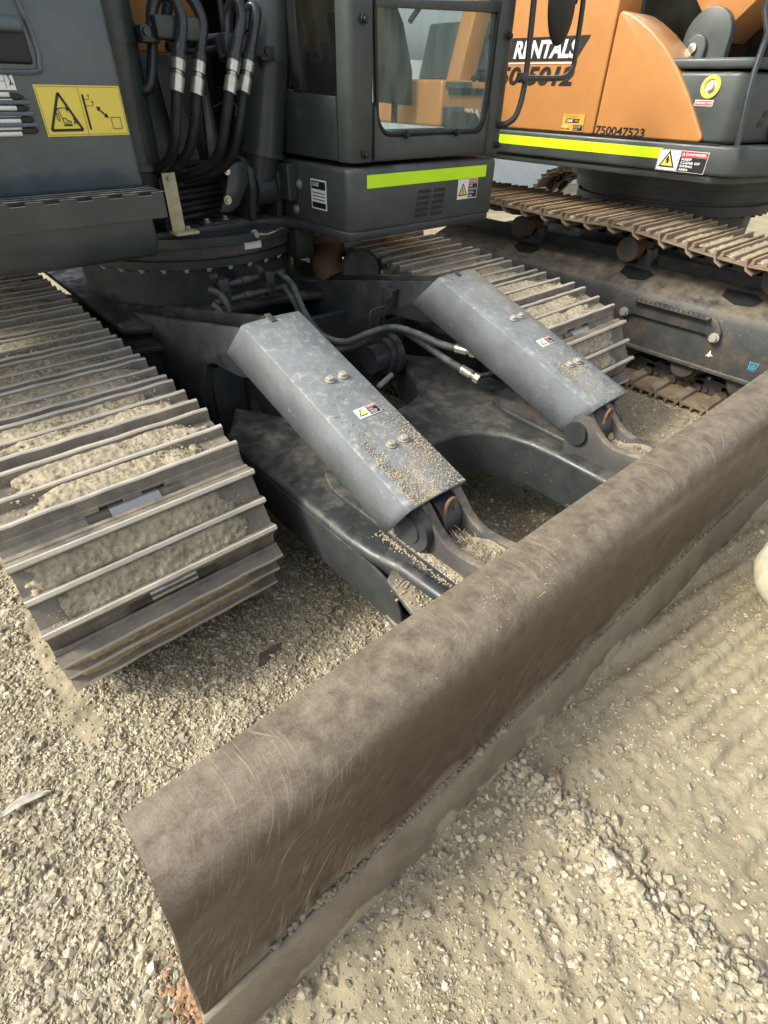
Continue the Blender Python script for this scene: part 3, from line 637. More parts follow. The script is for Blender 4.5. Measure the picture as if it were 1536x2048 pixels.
for s in (0, 1):
    X = (lambda x: x) if not s else mirx
    # doubler plate under the cylinder, and the bar and gusset at the blade
    b = MB(); b.prism([(X(.845), .60), (X(.845), 1.22), (X(.88), 1.31), (X(.96), 1.31), (X(1.0), 1.2), (X(1.03), .60)], 'z', 0.4985, 0.520, 0.008, 3); b.build('doubler_plate', M_ARM, BF, smooth=True)
    b = MB(); b.cyl((X(.795), .46, .515), (X(.782), .78, .505), 0.022, n=18); b.build('edge_bar', M_ARM, BF, smooth=True)
    b = MB(); b.prism([(X(.84), .43), (X(.66), .43), (X(.735), .80), (X(.84), .86)], 'z', 0.455, 0.475, 0.004); b.prism([(X(.80), .43), (X(.68), .43), (X(.735), .80), (X(.80), .86)], 'z', 0.30, 0.318, 0.004)
    b.prism([(X(1.01), .43), (X(1.16), .43), (X(1.085), .74), (X(1.01), .84)], 'z', 0.43, 0.45, 0.004); b.prism([(X(1.03), .43), (X(1.16), .43), (X(1.10), .80), (X(1.03), .86)], 'z', 0.30, 0.318, 0.004)
    b.box(min(X(.80), X(1.05)), max(X(.80), X(1.05)), .43, .75, .31, .49); b.build('gusset_plate', M_ARMD, BF, smooth=True)
    b = MB(); xa, xb = sorted((X(.7385), X(.748))); b.prism([(1.72, .302), (1.72, .470), (.86, .474), (.80, .462), (.765, .43), (.742, .385), (.732, .345), (.738, .326), (.78, .302)], 'x', xa, xb, .003); b.build('side_skin', M_ARM, BF, smooth=True)
    # clevis lugs with pin
    for k, xx in enumerate((.877, 1.005)):
        b = MB(); x0_ = X(xx); x1_ = X(xx+.034)
        arc = [(.425, .60), (.565, .598), (.60, .592), (.64, .585), (.685, .582), (.725, .592), (.76, .615), (.79, .645), (.815, .668), (.84, .668), (.868, .65), (.882, .61), (.886, .56), (.88, .50), (.87, .44), (.425, .44)]
        b.prism(arc, 'x', min(x0_, x1_), max(x0_, x1_), 0.004); b.build('clevis_lug', [M_ARMD], BL, smooth=True)
    b = MB(); sgn = -1 if s else 1
    b.cyl((X(.845), .838, .585), (X(1.055), .838, .585), 0.045, n=24); b.cyl((X(.850), .838, .585), (X(.876), .838, .585), 0.078, n=28)
    b.build('clevis_pin', M_FRAME, BL, smooth=True)
    if s: 
        b = MB(); b.hexbolt((X(.905), .775, .555), (-.6, -.6, .2), 0.013, 0.03); b.build('pin_bolt', M_ZINC, BL)
    # dirt lying between the lugs and along the arm
    b = MB(); rs = random.Random(21+s); lo, hi = sorted((X(.913), X(1.003)))
    g = {}
    for j in range(13):
        for i in range(9):
            y = .56+j*.02; x = lo+(hi-lo)*i/8; zz = .535+.035*math.exp(-((y-.62)/.07)**2)+rs.uniform(-.006, .007)+.012*abs(i-4)/4
            g[j, i] = b.bm.verts.new((x, y, zz))
    for j in range(12):
        for i in range(8): b.bm.faces.new((g[j, i], g[j, i+1], g[j+1, i+1], g[j+1, i])).smooth = True
    for _ in range(420):
        y = .57+.22*rs.random()**1.2; x = rs.uniform(lo+.004, hi-.004); zz = .54+.035*math.exp(-((y-.62)/.07)**2)
        clod(b, (x, y, zz), rs.uniform(.002, .010), rs, .7)
    for _ in range(60):
        y = rs.uniform(.57, .76); x = rs.uniform(lo, hi-.03); a = rs.uniform(0, 3); l = rs.uniform(.01, .03); z = .565+.02*rs.random()
        b.tube([(x, y, z), (x+l*math.cos(a), y+l*math.sin(a), z+.004)], .0009, n=4, sub=1, caps=False, mi=1)
    mo = b.build('loose_soil', [M_MUDD, M_MUD], BL, recalc=False); mo['kind'] = 'stuff'
    b = MB()
    for _ in range(1500):
        y = .60+.36*rs.random()**1.3; xq = .865-.028*(y-.6)+rs.gauss(0, .016); x = X(xq); clod(b, (x, y, .5205 if xq > .846 else .5005), rs.uniform(.001, .0042), rs, .7)
    for _ in range(700):
        y = .58+.20*rs.random(); x = X(.80+rs.gauss(0, .03)); clod(b, (x, y, .478 if True else 0), rs.uniform(.001, .0045), rs, .7)
    mo = b.build('loose_soil', M_MUD, BF, recalc=False); mo['kind'] = 'stuff'
    # lift cylinder
    b = MB(); b.cyl((X(.96), .838, .585), (X(.94), 1.20, .70), 0.038, n=20, mi=1); b.cyl((X(.94), 1.05, .655), (X(.917), 1.66, .86), 0.062, n=24)
    b.cyl((X(.925), .838, .585), (X(1.0), .838, .585), 0.075, n=24); b.cyl((X(.85), 1.66, .86), (X(.98), 1.66, .86), 0.06, n=24)
    lc = b.build('lift_cylinder', [M_FRAME, M_PIN], EX, smooth=True)
    b = MB(); tx = X(.957); q = [(tx+.022*math.cos(a), .775-.012*math.sin(a)*0, .655+.026*math.sin(a)) for a in [math.pi*k/8 for k in range(9)]]
    b.tube([(q[0][0], q[0][1], q[0][2]-.025)]+q+[(q[-1][0], q[-1][1], q[-1][2]-.025)], .0055, n=8, sub=2); b.build('grease_loop', M_RUST, lc, smooth=True)
    # sheet cover over the cylinder
    dv = Vector((0, .835, .274)).normalized(); nv = Vector((0, -.274, .835)).normalized()
    xl, xr = (.81, 1.035) if not s else (1.737, 1.962)
    F0 = Vector((0, .795, .696)); T0 = Vector((0, 1.63, .972)); 
    b = MB(); t = 0.006
    lowF = Vector((0, .885, .560)); lowT = Vector((0, 1.80, .848)); lowT2 = Vector((0, 1.775, .835))
    def strip(xa, xb):
        return None
    NL = 24
    def sec(u):
        p = F0.lerp(T0, u); l = lowF.lerp(lowT2, u)
        r = 0.012; out = []
        l = l-p
        for (x, y, z) in [(xl, l.y, l.z), (xl, l.y*.12, l.z*.12), (xl+.0015, l.y*.015, l.z*.015), (xl+.006, 0, 0.0), (xl+.08, 0, .0025), ((xl+xr)/2, 0, .003), (xr-.08, 0, .0025), (xr-.006, 0, 0), (xr-.0015, l.y*.015, l.z*.015), (xr, l.y*.12, l.z*.12), (xr, l.y, l.z)]:
            out.append(Vector((x, p.y+y, p.z+z)))
        return out
    rows = [[b.bm.verts.new(v) for v in sec(k/NL)] for k in range(NL+1)]
    for A, B_ in zip(rows, rows[1:]):
        for k in range(len(A)-1): b.bm.faces.new((A[k], A[k+1], B_[k+1], B_[k])).smooth = True
    cv = b.build('cylinder_cover', M_COVER, EX, smooth=True, recalc=False)
    sm = cv.modifiers.new('plate', 'SOLIDIFY'); sm.thickness = t; sm.offset = 1
    if s == 0: cv['label'] = 'left cylinder cover splashed with pale mud'
    else: cv['label'] = 'right cylinder cover, cleaner, with dust at its lower end'
    on = lambda x, u, h=0: Vector((x, F0.y+(T0.y-F0.y)*u, F0.z+(T0.z-F0.z)*u))+nv*(h+.0095)
    for u in (.245, .60):
        for dx in (.105, .155):
            q = MB(); q.hexbolt(on(xl+dx, u), nv, .011, .014); q.build('cover_bolt', M_BOLT, cv)
    up = dv; rt = Vector((1, 0, 0)); lab = Label(on(xl+.088, .388), rt, dv)
    lab.base(0, 0, .085, .040, M_WHITE).tri(.02, .017, .019, M_BLK, M_YEL).rect(.043, .029, .083, .038, M_RED).rect(.043, .002, .083, .028, M_BLK)
    lab.text('KEEP', .046, .019, .006, M_WHITE, 2).text('HANDS', .046, .011, .006, M_WHITE, 2).text('CLEAR', .046, .004, .006, M_WHITE, 2).text('DANGER', .048, .031, .005, M_WHITE, 2)
    lab.build('warning_label', cv)
    b = MB()
    n_ = 5200 if s == 0 else 1500
    for _ in range(n_):
        if s == 0:
            u = min(.62, abs(rs.gauss(.10, .17))); 
            x = xl+.02+.20*rs.random()
            if 0.16 < u < .30 and xl+.05 < x < xl+.14 and rs.random() < .85: continue
            if u < .12 and x > xl+.12 and rs.random() < .6: continue
            if u > .3 and x < xl+.13 and rs.random() < .7: continue
        else:
            u = abs(rs.gauss(.16, .10)) if rs.random() < .7 else rs.uniform(.18, .27); x = xl+.03+.17*rs.random()
            if x > xl+.15 and rs.random() < .5: continue
        clod(b, on(x, max(.005, u), -.0008), rs.uniform(.0007, .0024)*(1.5 if rs.random() < .12 else 1), rs, .6)
    mo = b.build('dried_mud', M_MUD, cv, recalc=False); mo['kind'] = 'stuff'
    b = MB(); b.prism([(T0.y-.03, T0.z+.004), (T0.y+.02, T0.z+.015), (T0.y+.02, T0.z+.003), (T0.y-.03, T0.z-.012)], 'x', xl+.095, xl+.118, .002); b.build('cover_hinge', M_FRAME, cv)

# hoses feeding the lift cylinders, pipe clamp block
b = MB()
for (pa, pb, zz) in (((1.102,2.470,0.849), (1.541,2.550,0.842), 0), ((1.081,2.420,0.799), (1.520,2.500,0.782), 0)):
    b.tube([pa, pb], 0.0165, n=12, sub=1); d = Vector(pb)-Vector(pa)
    for t in (.38,): b.tube([Vector(pa)+d*t, Vector(pa)+d*(t+.12)], 0.021, n=12, sub=1)
PPs = b.build('valve_pipe', M_FRAME, EX, smooth=True)
for (p, q) in (((1.147,2.450,0.885), (1.123,2.420,0.788)), ((1.415,2.500,0.864), (1.398,2.470,0.768))):
    p = Vector(p); b = MB(); b.box(p.x-.022, p.x+.022, p.y-.035, p.y+.03, q[2]-.01, p[2]+.012, .005); b.box(p.x-.04, p.x-.012, p.y-.0, p.y+.05, p.z-.01, p.z+.03, .005); b.hexbolt((p.x+.005, p.y-.035, (p.z+q[2])/2), (0, -1, 0), .009, .012); b.build('pipe_clamp', M_FRAME, PPs, smooth=True)
def hose(pts, r, name='hydraulic_hose', m=M_HOSE, fit=None, parent=EX):
    b = MB(); b.tube(pts, r, n=12, sub=8); h = b.build(name, m, parent, smooth=True, recalc=False)
    if fit:
        f = MB(); P0 = Vector(pts[-1]); d = (P0-Vector(pts[-2])).normalized()
        f.cyl(P0-d*.02, P0+d*.035, r*1.25, n=14); f.cyl(P0+d*.035, P0+d*.05, r*.9, n=12); f.cyl(P0+d*.05, P0+d*.075, r*1.35, n=6)
        f.build('hose_fitting', M_ZINC, h, smooth=True)
    return h
hose([(1.510,2.530,0.839), (1.510,2.420,0.809), (1.477,2.300,0.741), (1.461,2.200,0.690), (1.456,2.080,0.654), (1.485,1.960,0.659), (1.557,1.880,0.704), (1.676,1.840,0.719), (1.704,1.700,0.722), (1.730,1.580,0.706), (1.765,1.490,0.702)], .0165, fit=True)
hose([(1.503,2.500,0.787), (1.491,2.380,0.733), (1.467,2.280,0.674), (1.445,2.150,0.631), (1.470,2.030,0.606), (1.535,1.940,0.638), (1.633,1.880,0.696), (1.716,1.830,0.701), (1.741,1.700,0.672), (1.740,1.550,0.643), (1.769,1.450,0.612)], .0165, fit=True)
b = MB(); b.tube([(1.787,1.440,0.601), (1.838,1.410,0.583), (1.907,1.400,0.584), (2.008,1.410,0.590)], .012, n=10); b.build('steel_pipe', M_FRAME, EX, smooth=True); b = MB(); b.tube([(1.783,1.470,0.697), (1.853,1.440,0.678), (1.936,1.420,0.640), (2.046,1.420,0.564)], .012, n=10); b.build('steel_pipe', M_FRAME, EX, smooth=True)
hose([(1.086,2.470,0.847), (1.118,2.430,0.832), (1.127,2.400,0.797), (1.124,2.380,0.724), (1.107,2.360,0.662)], .016)
hose([(1.066,2.420,0.795), (1.082,2.400,0.774), (1.089,2.380,0.731), (1.077,2.360,0.669)], .016)
# small wire bracket with block on the far inner ear
x = 1.77
b = MB(); b.box(x-.05, x-.013, 1.90, 1.97, .79, .86, .004); b.box(x-.055, x-.013, 1.885, 1.985, .86, .868, .002); b.hexbolt((x-.05, 1.92, .825), (-1, 0, 0), .011, .016)
b.build('bracket_block', M_FRAME, EX, smooth=True)
b = MB(); b.tube([(1.614,1.930,0.676), (1.613,1.930,0.766), (1.632,1.930,0.786), (1.712,1.930,0.788)], .0045, n=8, sub=3); b.tube([(1.701,1.930,0.725), (1.700,1.930,0.791)], .0045, n=8, sub=1); b.build('hose_guide', M_FRAME, EX, smooth=True)

# ------------------------------------------------------------------ house of the near excavator: right front panel, step, side box
b = MB()
b.prism([(0.80, 2.20), (0.80, 2.9), (-0.35, 2.9), (-0.35, 2.20)], 'z', 1.30, 2.3, 0.02, 3)
PN = b.build('front_panel', M_PANEL, EX, smooth=True)
b = MB(); b.box(.36, .556, 2.19, 2.205, 1.632, 1.735, .018, 3); b.build('panel_recess', M_BLK, PN, smooth=True)
b = MB(); b.box(.36, .553, 2.17, 2.2, 1.70, 1.735, .01, 3); b.tube([(.30, 2.197, 1.615), (.54, 2.197, 1.615), (.572, 2.197, 1.635), (.577, 2.197, 1.68), (.565, 2.197, 1.76), (.55, 2.197, 1.86)], .007, n=8); b.build('recess_lip', M_PANEL, PN, smooth=True)
lab = Label((.30, 2.1985, 1.573), FX, FZ); lab.base(0, 0, .19, .040, M_WHITE).line([(.166, .004), (.166, .036)], .0012, M_BLK).line([(.13, .02), (.166, .02)], .001, M_BLK)
lab.line([(.176, .010), (.181, .022), (.177, .030)], .003, M_BLK).line([(.179, .018), (.186, .012)], .003, M_BLK).line([(.177, .032), (.181, .034)], .004, M_BLK); lab.build('warning_label', PN)
for k in range(4):
    z = 1.558-.027*k; b = MB(); b.prism([(.30, z-.008), (.497+.006*k-.01, z-.008), (.505+.004*k, z), (.497+.006*k-.01, z+.008), (.30, z+.008)], 'y', 2.192, 2.203, .003); b.build('vent_slot', M_BLK, PN)
b = MB()
for k in range(7):
    z0 = 1.463+.0155*k; b.prism([(.33, z0), (.478-.004*abs(k-3), z0), (.478-.004*abs(k-3), z0+.013), (.33, z0+.013)], 'y', 2.1885, 2.196, .003)
b.build('work_light', M_LAMP, PN, smooth=True)
for k in range(3):
    z = 1.545-.027*k; b = MB(); b.box(.30, .515, 2.183, 2.196, z-.0055, z+.0055, .003); b.build('light_guard', M_PANEL, PN, smooth=True)
# yellow swing-in label
lab = Label((.536, 2.1985, 1.460), FX, FZ); W_, H_ = .250, .127
lab.base(0, 0, W_, H_, M_YEL).line([(.004, .004), (W_-.004, .004), (W_-.004, H_-.004), (.004, H_-.004), (.004, .004)], .0008, M_BLK).line([(.122, .004), (.122, H_-.004)], .001, M_BLK)
lab.line([(.016, .016), (.108, .016), (.062, .108), (.016, .016)], .007, M_BLK)
lab.rect(.055, .026, .080, .031, M_BLK).line([(.057, .034), (.078, .034)], .002, M_BLK).line([(.057, .034), (.057, .046), (.066, .046), (.068, .039), (.078, .039), (.078, .034)], .0022, M_BLK)
lab.line([(.057, .042), (.049, .070), (.073, .072)], .002, M_BLK).line([(.049, .070), (.043, .064), (.041, .046), (.045, .038), (.048, .044), (.047, .060)], .0022, M_BLK).line([(.073, .070), (.078, .066)], .005, M_BLK).line([(.072, .075), (.075, .060)], .0012, M_BLK)
lab.line([(.086, .030), (.090, .040), (.087, .047)], .003, M_BLK).line([(.090, .038), (.095, .032)], .003, M_BLK)
lab.rect(.129, .016, .1355, .105, M_BLK)
lab.line([(.136, .093), (.149, .093), (.149, .101)], .0012, M_BLK).line([(.136, .077), (.157, .077), (.157, .086)], .0012, M_BLK).poly([(.146, .100), (.152, .100), (.149, .106)], M_BLK, 2).poly([(.154, .085), (.160, .085), (.157, .091)], M_BLK, 2)
lab.line([(.170, .069), (.190, .051)], .0045, M_BLK).poly([(.164, .075), (.168, .062), (.178, .073)], M_BLK, 2).poly([(.196, .045), (.192, .058), (.182, .048)], M_BLK, 2)
lab.line([(.203, .018), (.232, .018), (.232, .047), (.203, .047), (.203, .018)], .0016, M_BLK)
lab.build('warning_label', PN, 'yellow label with a machine in a triangle, an arrow and a square')
b = MB(); b.box(.20, .36, 2.196, 2.2, 1.75, 2.3); b.bm.free()

# step grating on the front
ST = MB(); x0_, x1_ = -.42, .805; z1 = 1.312; z0_ = 1.236; y0_, y1_ = 2.045, 2.20
poly = [(x0_, z0_-.03), (.19, z0_-.03), (.215, z0_), (x1_, z0_), (x1_, z1)]
xx = x1_-.045
while xx > .12: poly += [(xx, z1), (xx, z1-.009), (xx-.045, z1-.009), (xx-.045, z1)]; xx -= .095
poly += [(x0_, z1)]
ST.prism(poly, 'y', y0_, y0_+.006); ST.box(x1_-.006, x1_, y0_, y1_, z0_, z1); ST.box(.115, .121, y0_, y1_, z1-.04, z1)
ST.box(x0_, x1_-.01, y0_+.006, y1_, z0_-.002, z0_+.004)
SP = ST.build('step', M_HOUSE, EX)
for yy in (2.085, 2.125, 2.165):
    b = MB(); b.box(.121, x1_-.006, yy, yy+.005, z1-.035, z1-.001); b.build('step_bar', M_HOUSE, SP)
b = MB()
for yy in (2.086, 2.126, 2.166): b.box(.125, x1_-.006, yy, yy+.0035, z1-.0012, z1+.0004)
xx = x1_
b.box(x0_, .165, y0_, y0_+.004, z1-.001, z1+.0006)
while xx > .165: b.box(xx-.045, xx, y0_+.001, y0_+.005, z1-.001, z1+.0006); b.box(xx-.095, xx-.045, y0_+.001, y0_+.005, z1-.010, z1-.0084); xx -= .095
b.box(x1_-.005, x1_-.001, y0_, y1_, z1-.001, z1+.0006); b.box(.116, .120, y0_, y1_, z1-.001, z1+.0006); b.build('worn_edge', M_ZINC, SP)
b = MB(); b.prism([(2.075, 1.25), (2.075, 1.16), (2.095, 1.115), (2.14, 1.10), (2.6, 1.10), (2.6, 1.25)], 'x', -.42, .76, .012, 3); b.build('side_box', M_HOUSE, EX, smooth=True)
b = MB(); b.box(*[-.02, .145], 2.05, 2.074, 1.19, 1.232, .006); b.box(.10, .145, 2.03, 2.074, 1.165, 1.215, .008); b.build('brass_latch', M_CREAM, EX, smooth=True)
# space behind the boom cylinders
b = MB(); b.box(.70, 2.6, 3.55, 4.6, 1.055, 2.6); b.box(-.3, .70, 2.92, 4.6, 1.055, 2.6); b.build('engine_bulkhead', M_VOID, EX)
b = MB(); b.prism([(2.95, 1.055), (3.5, 1.055), (3.5, 2.3), (3.32, 2.3), (3.05, 1.5)], 'x', 1.06, 1.09, .004); b.prism([(2.95, 1.055), (3.5, 1.055), (3.5, 2.3), (3.32, 2.3), (3.05, 1.5)], 'x', 1.50, 1.53, .004); b.build('boom_foot', M_HOUSE, EX, smooth=True)
b = MB(); b.prism([(3.02, 1.70), (3.50, 1.70), (3.40, 2.6), (2.85, 2.6)], 'x', 1.11, 1.49, .01); b.build('boom', M_ORANGE, EX, smooth=True)
b = MB(); b.prism([(2.90, 1.055), (3.02, 1.055), (3.02, 1.70), (2.97, 1.70)], 'x', 1.11, 1.48, .01)
b.prism([(1.201,2.900,1.688)[0::2], (1.267,2.900,1.691)[0::2], (1.344,2.900,1.288)[0::2], (1.243,2.900,1.293)[0::2]], 'y', 2.88, 2.895)
b.build('boom_cover', M_FRAME, EX, smooth=True)
b = MB(); b.prism([(1.526,2.920,1.883)[0::2], (1.545,2.920,1.884)[0::2], (1.556,2.920,1.631)[0::2], (1.525,2.920,1.630)[0::2]], 'y', 2.84, 2.86, .002)
b.prism([(1.381,2.860,1.557)[0::2], (1.418,2.860,1.557)[0::2], (1.429,2.860,1.287)[0::2], (1.363,2.860,1.290)[0::2]], 'y', 2.84, 2.86, .002); b.build('brace', M_TUBE, EX, smooth=True)
# boom cylinders in their brackets
for (bt, tp, nm) in (((0.985, 2.76, 1.17), (0.985, 2.70, 2.3), 0), ((1.585, 2.76, 1.19), (1.80, 2.72, 2.3), 1)):
    b = MB(); B0, T0_ = Vector(bt), Vector(tp); d = (T0_-B0).normalized(); s0 = B0+d*.15
    b.cyl(s0, T0_, .098, n=36); b.cyl(s0-d*.012, s0+d*.012, .105, n=36); b.cyl(B0+d*.04, s0, .07, .09, n=28); b.cyl(B0+Vector((-.05, 0, 0)), B0+Vector((.05, 0, 0)), .075, n=24)
    bc = b.build('boom_cylinder', M_HOUSE, EX, smooth=True)
    cz = 1.745 if nm == 0 else 1.71
    cc = B0+d*((cz-B0.z)/d.z); b = MB(); b.cyl(cc-d*.03, cc+d*.03, .104, n=36); sg = 1 if nm == 0 else -1
    b.box(cc.x+sg*.095-.02, cc.x+sg*.095+.05*1, cc.y-.13, cc.y-.05, cc.z-.03, cc.z+.02, .005); b.hexbolt((cc.x+sg*.09, cc.y-.13, cc.z), (0, -1, 0), .014, .02)
    b.box(min(cc.x+sg*.12, cc.x+sg*.30), max(cc.x+sg*.12, cc.x+sg*.30), cc.y-.17, cc.y-.10, cc.z-.02, cc.z+.05, .01)
    b.tube([cc+Vector((sg*.28, -.1, .03)), cc+Vector((sg*.28, -.12, -.03))], .028, n=12, sub=1)
    b.build('pipe_bracket', M_HOUSE, bc, smooth=True)
    # bracket lugs on the deck
    for k, dx in enumerate((-.095, .060)):
        b = MB(); x = B0.x+dx
        b.prism([(2.72, 1.055), (3.0, 1.055), (3.0, 1.28), (2.86, 1.33), (2.76, 1.32), (2.70, 1.27), (2.69, 1.20), (2.71, 1.14), (2.72, 1.09)], 'x', x, x+.035, .006); b.build('cylinder_lug', M_FRAME, bc, smooth=True)
    b = MB(); b.prism([(2.90, 1.06), (2.95, 1.06), (2.88, 1.25), (2.86, 1.25)], 'x', B0.x-.06, B0.x+.06); b.build('lug_web', M_RUST, bc)
b = MB(); b.prism([(1.406,2.780,1.305)[0::2], (1.477,2.780,1.312)[0::2], (1.517,2.780,1.258)[0::2], (1.424,2.720,1.133)[0::2], (1.381,2.720,1.107)[0::2], (1.323,2.720,1.112)[0::2], (1.362,2.720,1.181)[0::2]], 'y', 2.71, 2.73, .004)
kp = b.build('lock_plate', M_HOUSE, EX, smooth=True)
b = MB(); b.hexbolt((1.365,2.708,1.161), (0, -1, 0), .013, .02); b.hexbolt((1.384,2.708,1.276), (0, -1, 0), .010, .012); b.build('lock_bolt', M_ZINC, kp)
# angle bracket, base plates and cable loom
b = MB(); p = (1.094,2.640,1.295); q = (1.073,2.640,1.138)
b.box(q[0]-.032, q[0]+.028, 2.64, 2.646, 1.062, p[2], .002); b.box(q[0]-.032, q[0]+.075, 2.60, 2.68, 1.056, 1.068, .002); ab = b.build('angle_bracket', M_CREAM, EX, smooth=True)
b = MB(); b.hexbolt((q[0]+.04, 2.64, 1.068), (0, 0, 1), .012, .018); b.hexbolt((q[0]-.005, 2.64, p[2]-.02), (0, -1, 0), .008, .01); b.build('bracket_bolt', M_BOLT, ab)
b = MB(); b.box(1.24, 1.41, 2.74, 2.83, 1.056, 1.064, .002); bp_ = b.build('base_plate', M_FRAME, EX)
b = MB(); b.hexbolt((1.27, 2.77, 1.064), (0, 0, 1), .012, .018); b.hexbolt((1.38, 2.79, 1.064), (0, 0, 1), .012, .018); b.build('base_bolt', M_BOLT, bp_)
for k in range(9):
    z = 1.30-.026*k; b = MB(); b.tube([(.82, 2.80, z), (1.0, 2.775+.01*(k % 3), z-.01), (1.2, 2.80, z+.004*(k % 2)), (1.42, 2.88, z)], .012, n=8); b.build('cable', M_RUB, EX, smooth=True)
# hoses and steel tubes in the boom gap
def fitting(p, q, r):
    f = MB(); p = Vector(p); q = Vector(q); d = q-p
    f.cyl(p, p+d*.18, r*1.2, n=14, mi=1); f.cyl(p+d*.15, p+d*.45, r*1.18, n=14); f.cyl(p+d*.45, p+d*.58, r*.8, n=12); f.cyl(p+d*.5, p+d*.53, r*.95, n=12); f.cyl(p+d*.58, p+d*.63, r*1.1, n=14); f.cyl(p+d*.61, q, r*1.2, n=16)
    return f
HR = .021
H = [
 ([(1.108,2.620,1.752), (1.134,2.620,1.823), (1.170,2.600,1.856), (1.195,2.560,1.835), (1.201,2.540,1.782), (1.184,2.540,1.725), (1.162,2.530,1.684)], [(1.163,2.530,1.690), (1.121,2.520,1.570)], [(1.121,2.520,1.573), (1.102,2.520,1.498), (1.079,2.530,1.409), (1.062,2.580,1.346), (1.034,2.680,1.307), (1.022,2.800,1.289)]),
 ([(1.219,2.720,1.791), (1.243,2.700,1.860), (1.278,2.660,1.872), (1.290,2.600,1.840), (1.303,2.580,1.783), (1.278,2.570,1.716), (1.262,2.560,1.682)], [(1.263,2.560,1.687), (1.216,2.550,1.561)], [(1.217,2.550,1.566), (1.192,2.550,1.480), (1.157,2.580,1.377), (1.119,2.640,1.317), (1.077,2.720,1.279), (1.046,2.800,1.250)]),
 ([(1.416,2.600,1.753), (1.429,2.600,1.814), (1.442,2.570,1.852), (1.451,2.540,1.848), (1.447,2.530,1.797), (1.422,2.530,1.737), (1.400,2.530,1.687)], [(1.401,2.530,1.693), (1.349,2.520,1.569)], [(1.349,2.520,1.574), (1.321,2.530,1.480), (1.296,2.560,1.383), (1.275,2.620,1.324), (1.221,2.700,1.282), (1.166,2.800,1.262)]),
 ([(1.503,2.600,1.773), (1.521,2.600,1.827), (1.533,2.580,1.846), (1.537,2.560,1.826), (1.516,2.560,1.765), (1.486,2.560,1.691)], [(1.486,2.560,1.694), (1.430,2.550,1.570)], [(1.431,2.550,1.575), (1.396,2.560,1.460), (1.371,2.600,1.359), (1.340,2.660,1.299), (1.273,2.740,1.262), (1.211,2.800,1.248)])]
for tp, ft, hs in H:
    b = MB(); b.tube(tp, HR*.98, n=14); tb = b.build('steel_tube', M_TUBE, EX, smooth=True, recalc=False)
    fitting(ft[0], ft[1], HR*1.05).build('hose_fitting', [M_ZINC, M_TUBE], tb, smooth=True)
    b = MB(); b.tube(hs, HR, n=14); b.build('hydraulic_hose', M_RUB, EX, smooth=True, recalc=False)
b = MB(); b.tube([(1.128,2.660,1.755), (1.119,2.660,1.711), (1.092,2.660,1.620), (1.064,2.660,1.577), (1.031,2.680,1.573)], .019, n=12); b.build('steel_tube', M_TUBE, EX, smooth=True, recalc=False)
for dz in (0, .032):
    b = MB(); b.tube([Vector(q)-Vector((0, 0, dz)) for q in ((1.194,2.700,1.742), (1.318,2.720,1.737), (1.457,2.700,1.752))], .016, n=10); b.build('cross_tube', M_TUBE, EX, smooth=True, recalc=False)
b = MB(); b.tube([(1.303,2.600,1.519), (1.330,2.580,1.532), (1.351,2.550,1.546), (1.376,2.530,1.527), (1.365,2.530,1.488)], .0035, n=6); b.tube([(1.181,2.520,1.495), (1.153,2.520,1.485)], .003, n=6); b.build('cable_tie', M_BLK, EX)
b = MB(); b.cyl((.80, 2.72, 1.255), (1.02, 2.72, 1.24), .03, n=16); b.cyl((.805, 2.70, 1.29), (.835, 2.70, 1.29), .05, n=20); b.build('pipe_union', M_HOUSE, EX, smooth=True)

# ------------------------------------------------------------------ cab and skirt of the near excavator
def rrect(x0, x1, y0, y1, r, n=6):
    out = []
    for cx, cy, a0 in ((x1-r, y0+r, -90), (x1-r, y1-r, 0), (x0+r, y1-r, 90), (x0+r, y0+r, 180)):
        for k in range(n+1):
            a = math.radians(a0+90*k/n); out.append((cx+r*math.cos(a), cy+r*math.sin(a)))
    return out
b = MB(); b.prism(rrect(1.715, 2.755, 2.195, 3.5, .055), 'z', 1.045, 1.312, .022, 3); SK = b.build('cab_skirt', M_CAB, EX, smooth=True)
b = MB(); b.box(1.66, 1.7145, 2.62, 2.75, 1.14, 1.30, .008); b.build('skirt_hinge', M_HOUSE, SK)
lab = Label((1.815, 2.1945, 1.232), FX, FZ); lab.base(0, 0, .835, .053, M_HIVIS); lab.build('reflective_strip', SK)
for c in (0, 1):
    for r_ in range(5):
        x = 2.145+.112*c+(-.004*r_); z = 1.188-.026*r_
        b = MB(); b.prism([(x, z), (x+.088, z), (x+.084, z+.015), (x+.004, z+.015)], 'y', 2.1905, 2.20, .002); b.build('vent_slot', M_BLK, SK)
lab = Label((2.435, 2.1935, 1.138), FX, FZ); lab.base(0, 0, .155, .092, M_WHITE).tri(.040, .036, .040, M_BLK, M_YEL).line([(.040, .050), (.036, .040), (.043, .036), (.039, .026)], .005, M_BLK, 3)
lab.rect(.082, .070, .151, .089, M_RED).rect(.082, .004, .151, .068, M_BLK).text('DANGER', .086, .075, .010, M_WHITE, 2, .02)
for k, t in enumerate(('KEEP', 'CLEAR OF', 'SWING', 'AREA')): lab.text(t, .086, .055-.0155*k, .009, M_WHITE, 2, .03)
lab.build('warning_label', SK)
lab = Label((1.7135, 2.50, 1.125), LX, FZ); lab.base(0, 0, .125, .125, M_WHITE).rect(.006, .085, .119, .119, M_BLK).rect(.006, .006, .119, .030, M_BLK).text('CASE', .014, .097, .016, M_WHITE, 2, .03, .2)
for k in range(3): lab.line([(.012, .042+.014*k), (.113, .042+.014*k)], .004, M_FRAME)
lab.build('data_plate', SK)
b = MB(); b.hexbolt((1.714, 2.60, 1.215), (-1, 0, 0), .014, .012); b.hexbolt((1.714, 2.64, 1.10), (-1, 0, 0), .014, .012); b.build('skirt_bolt', M_BOLT, SK)
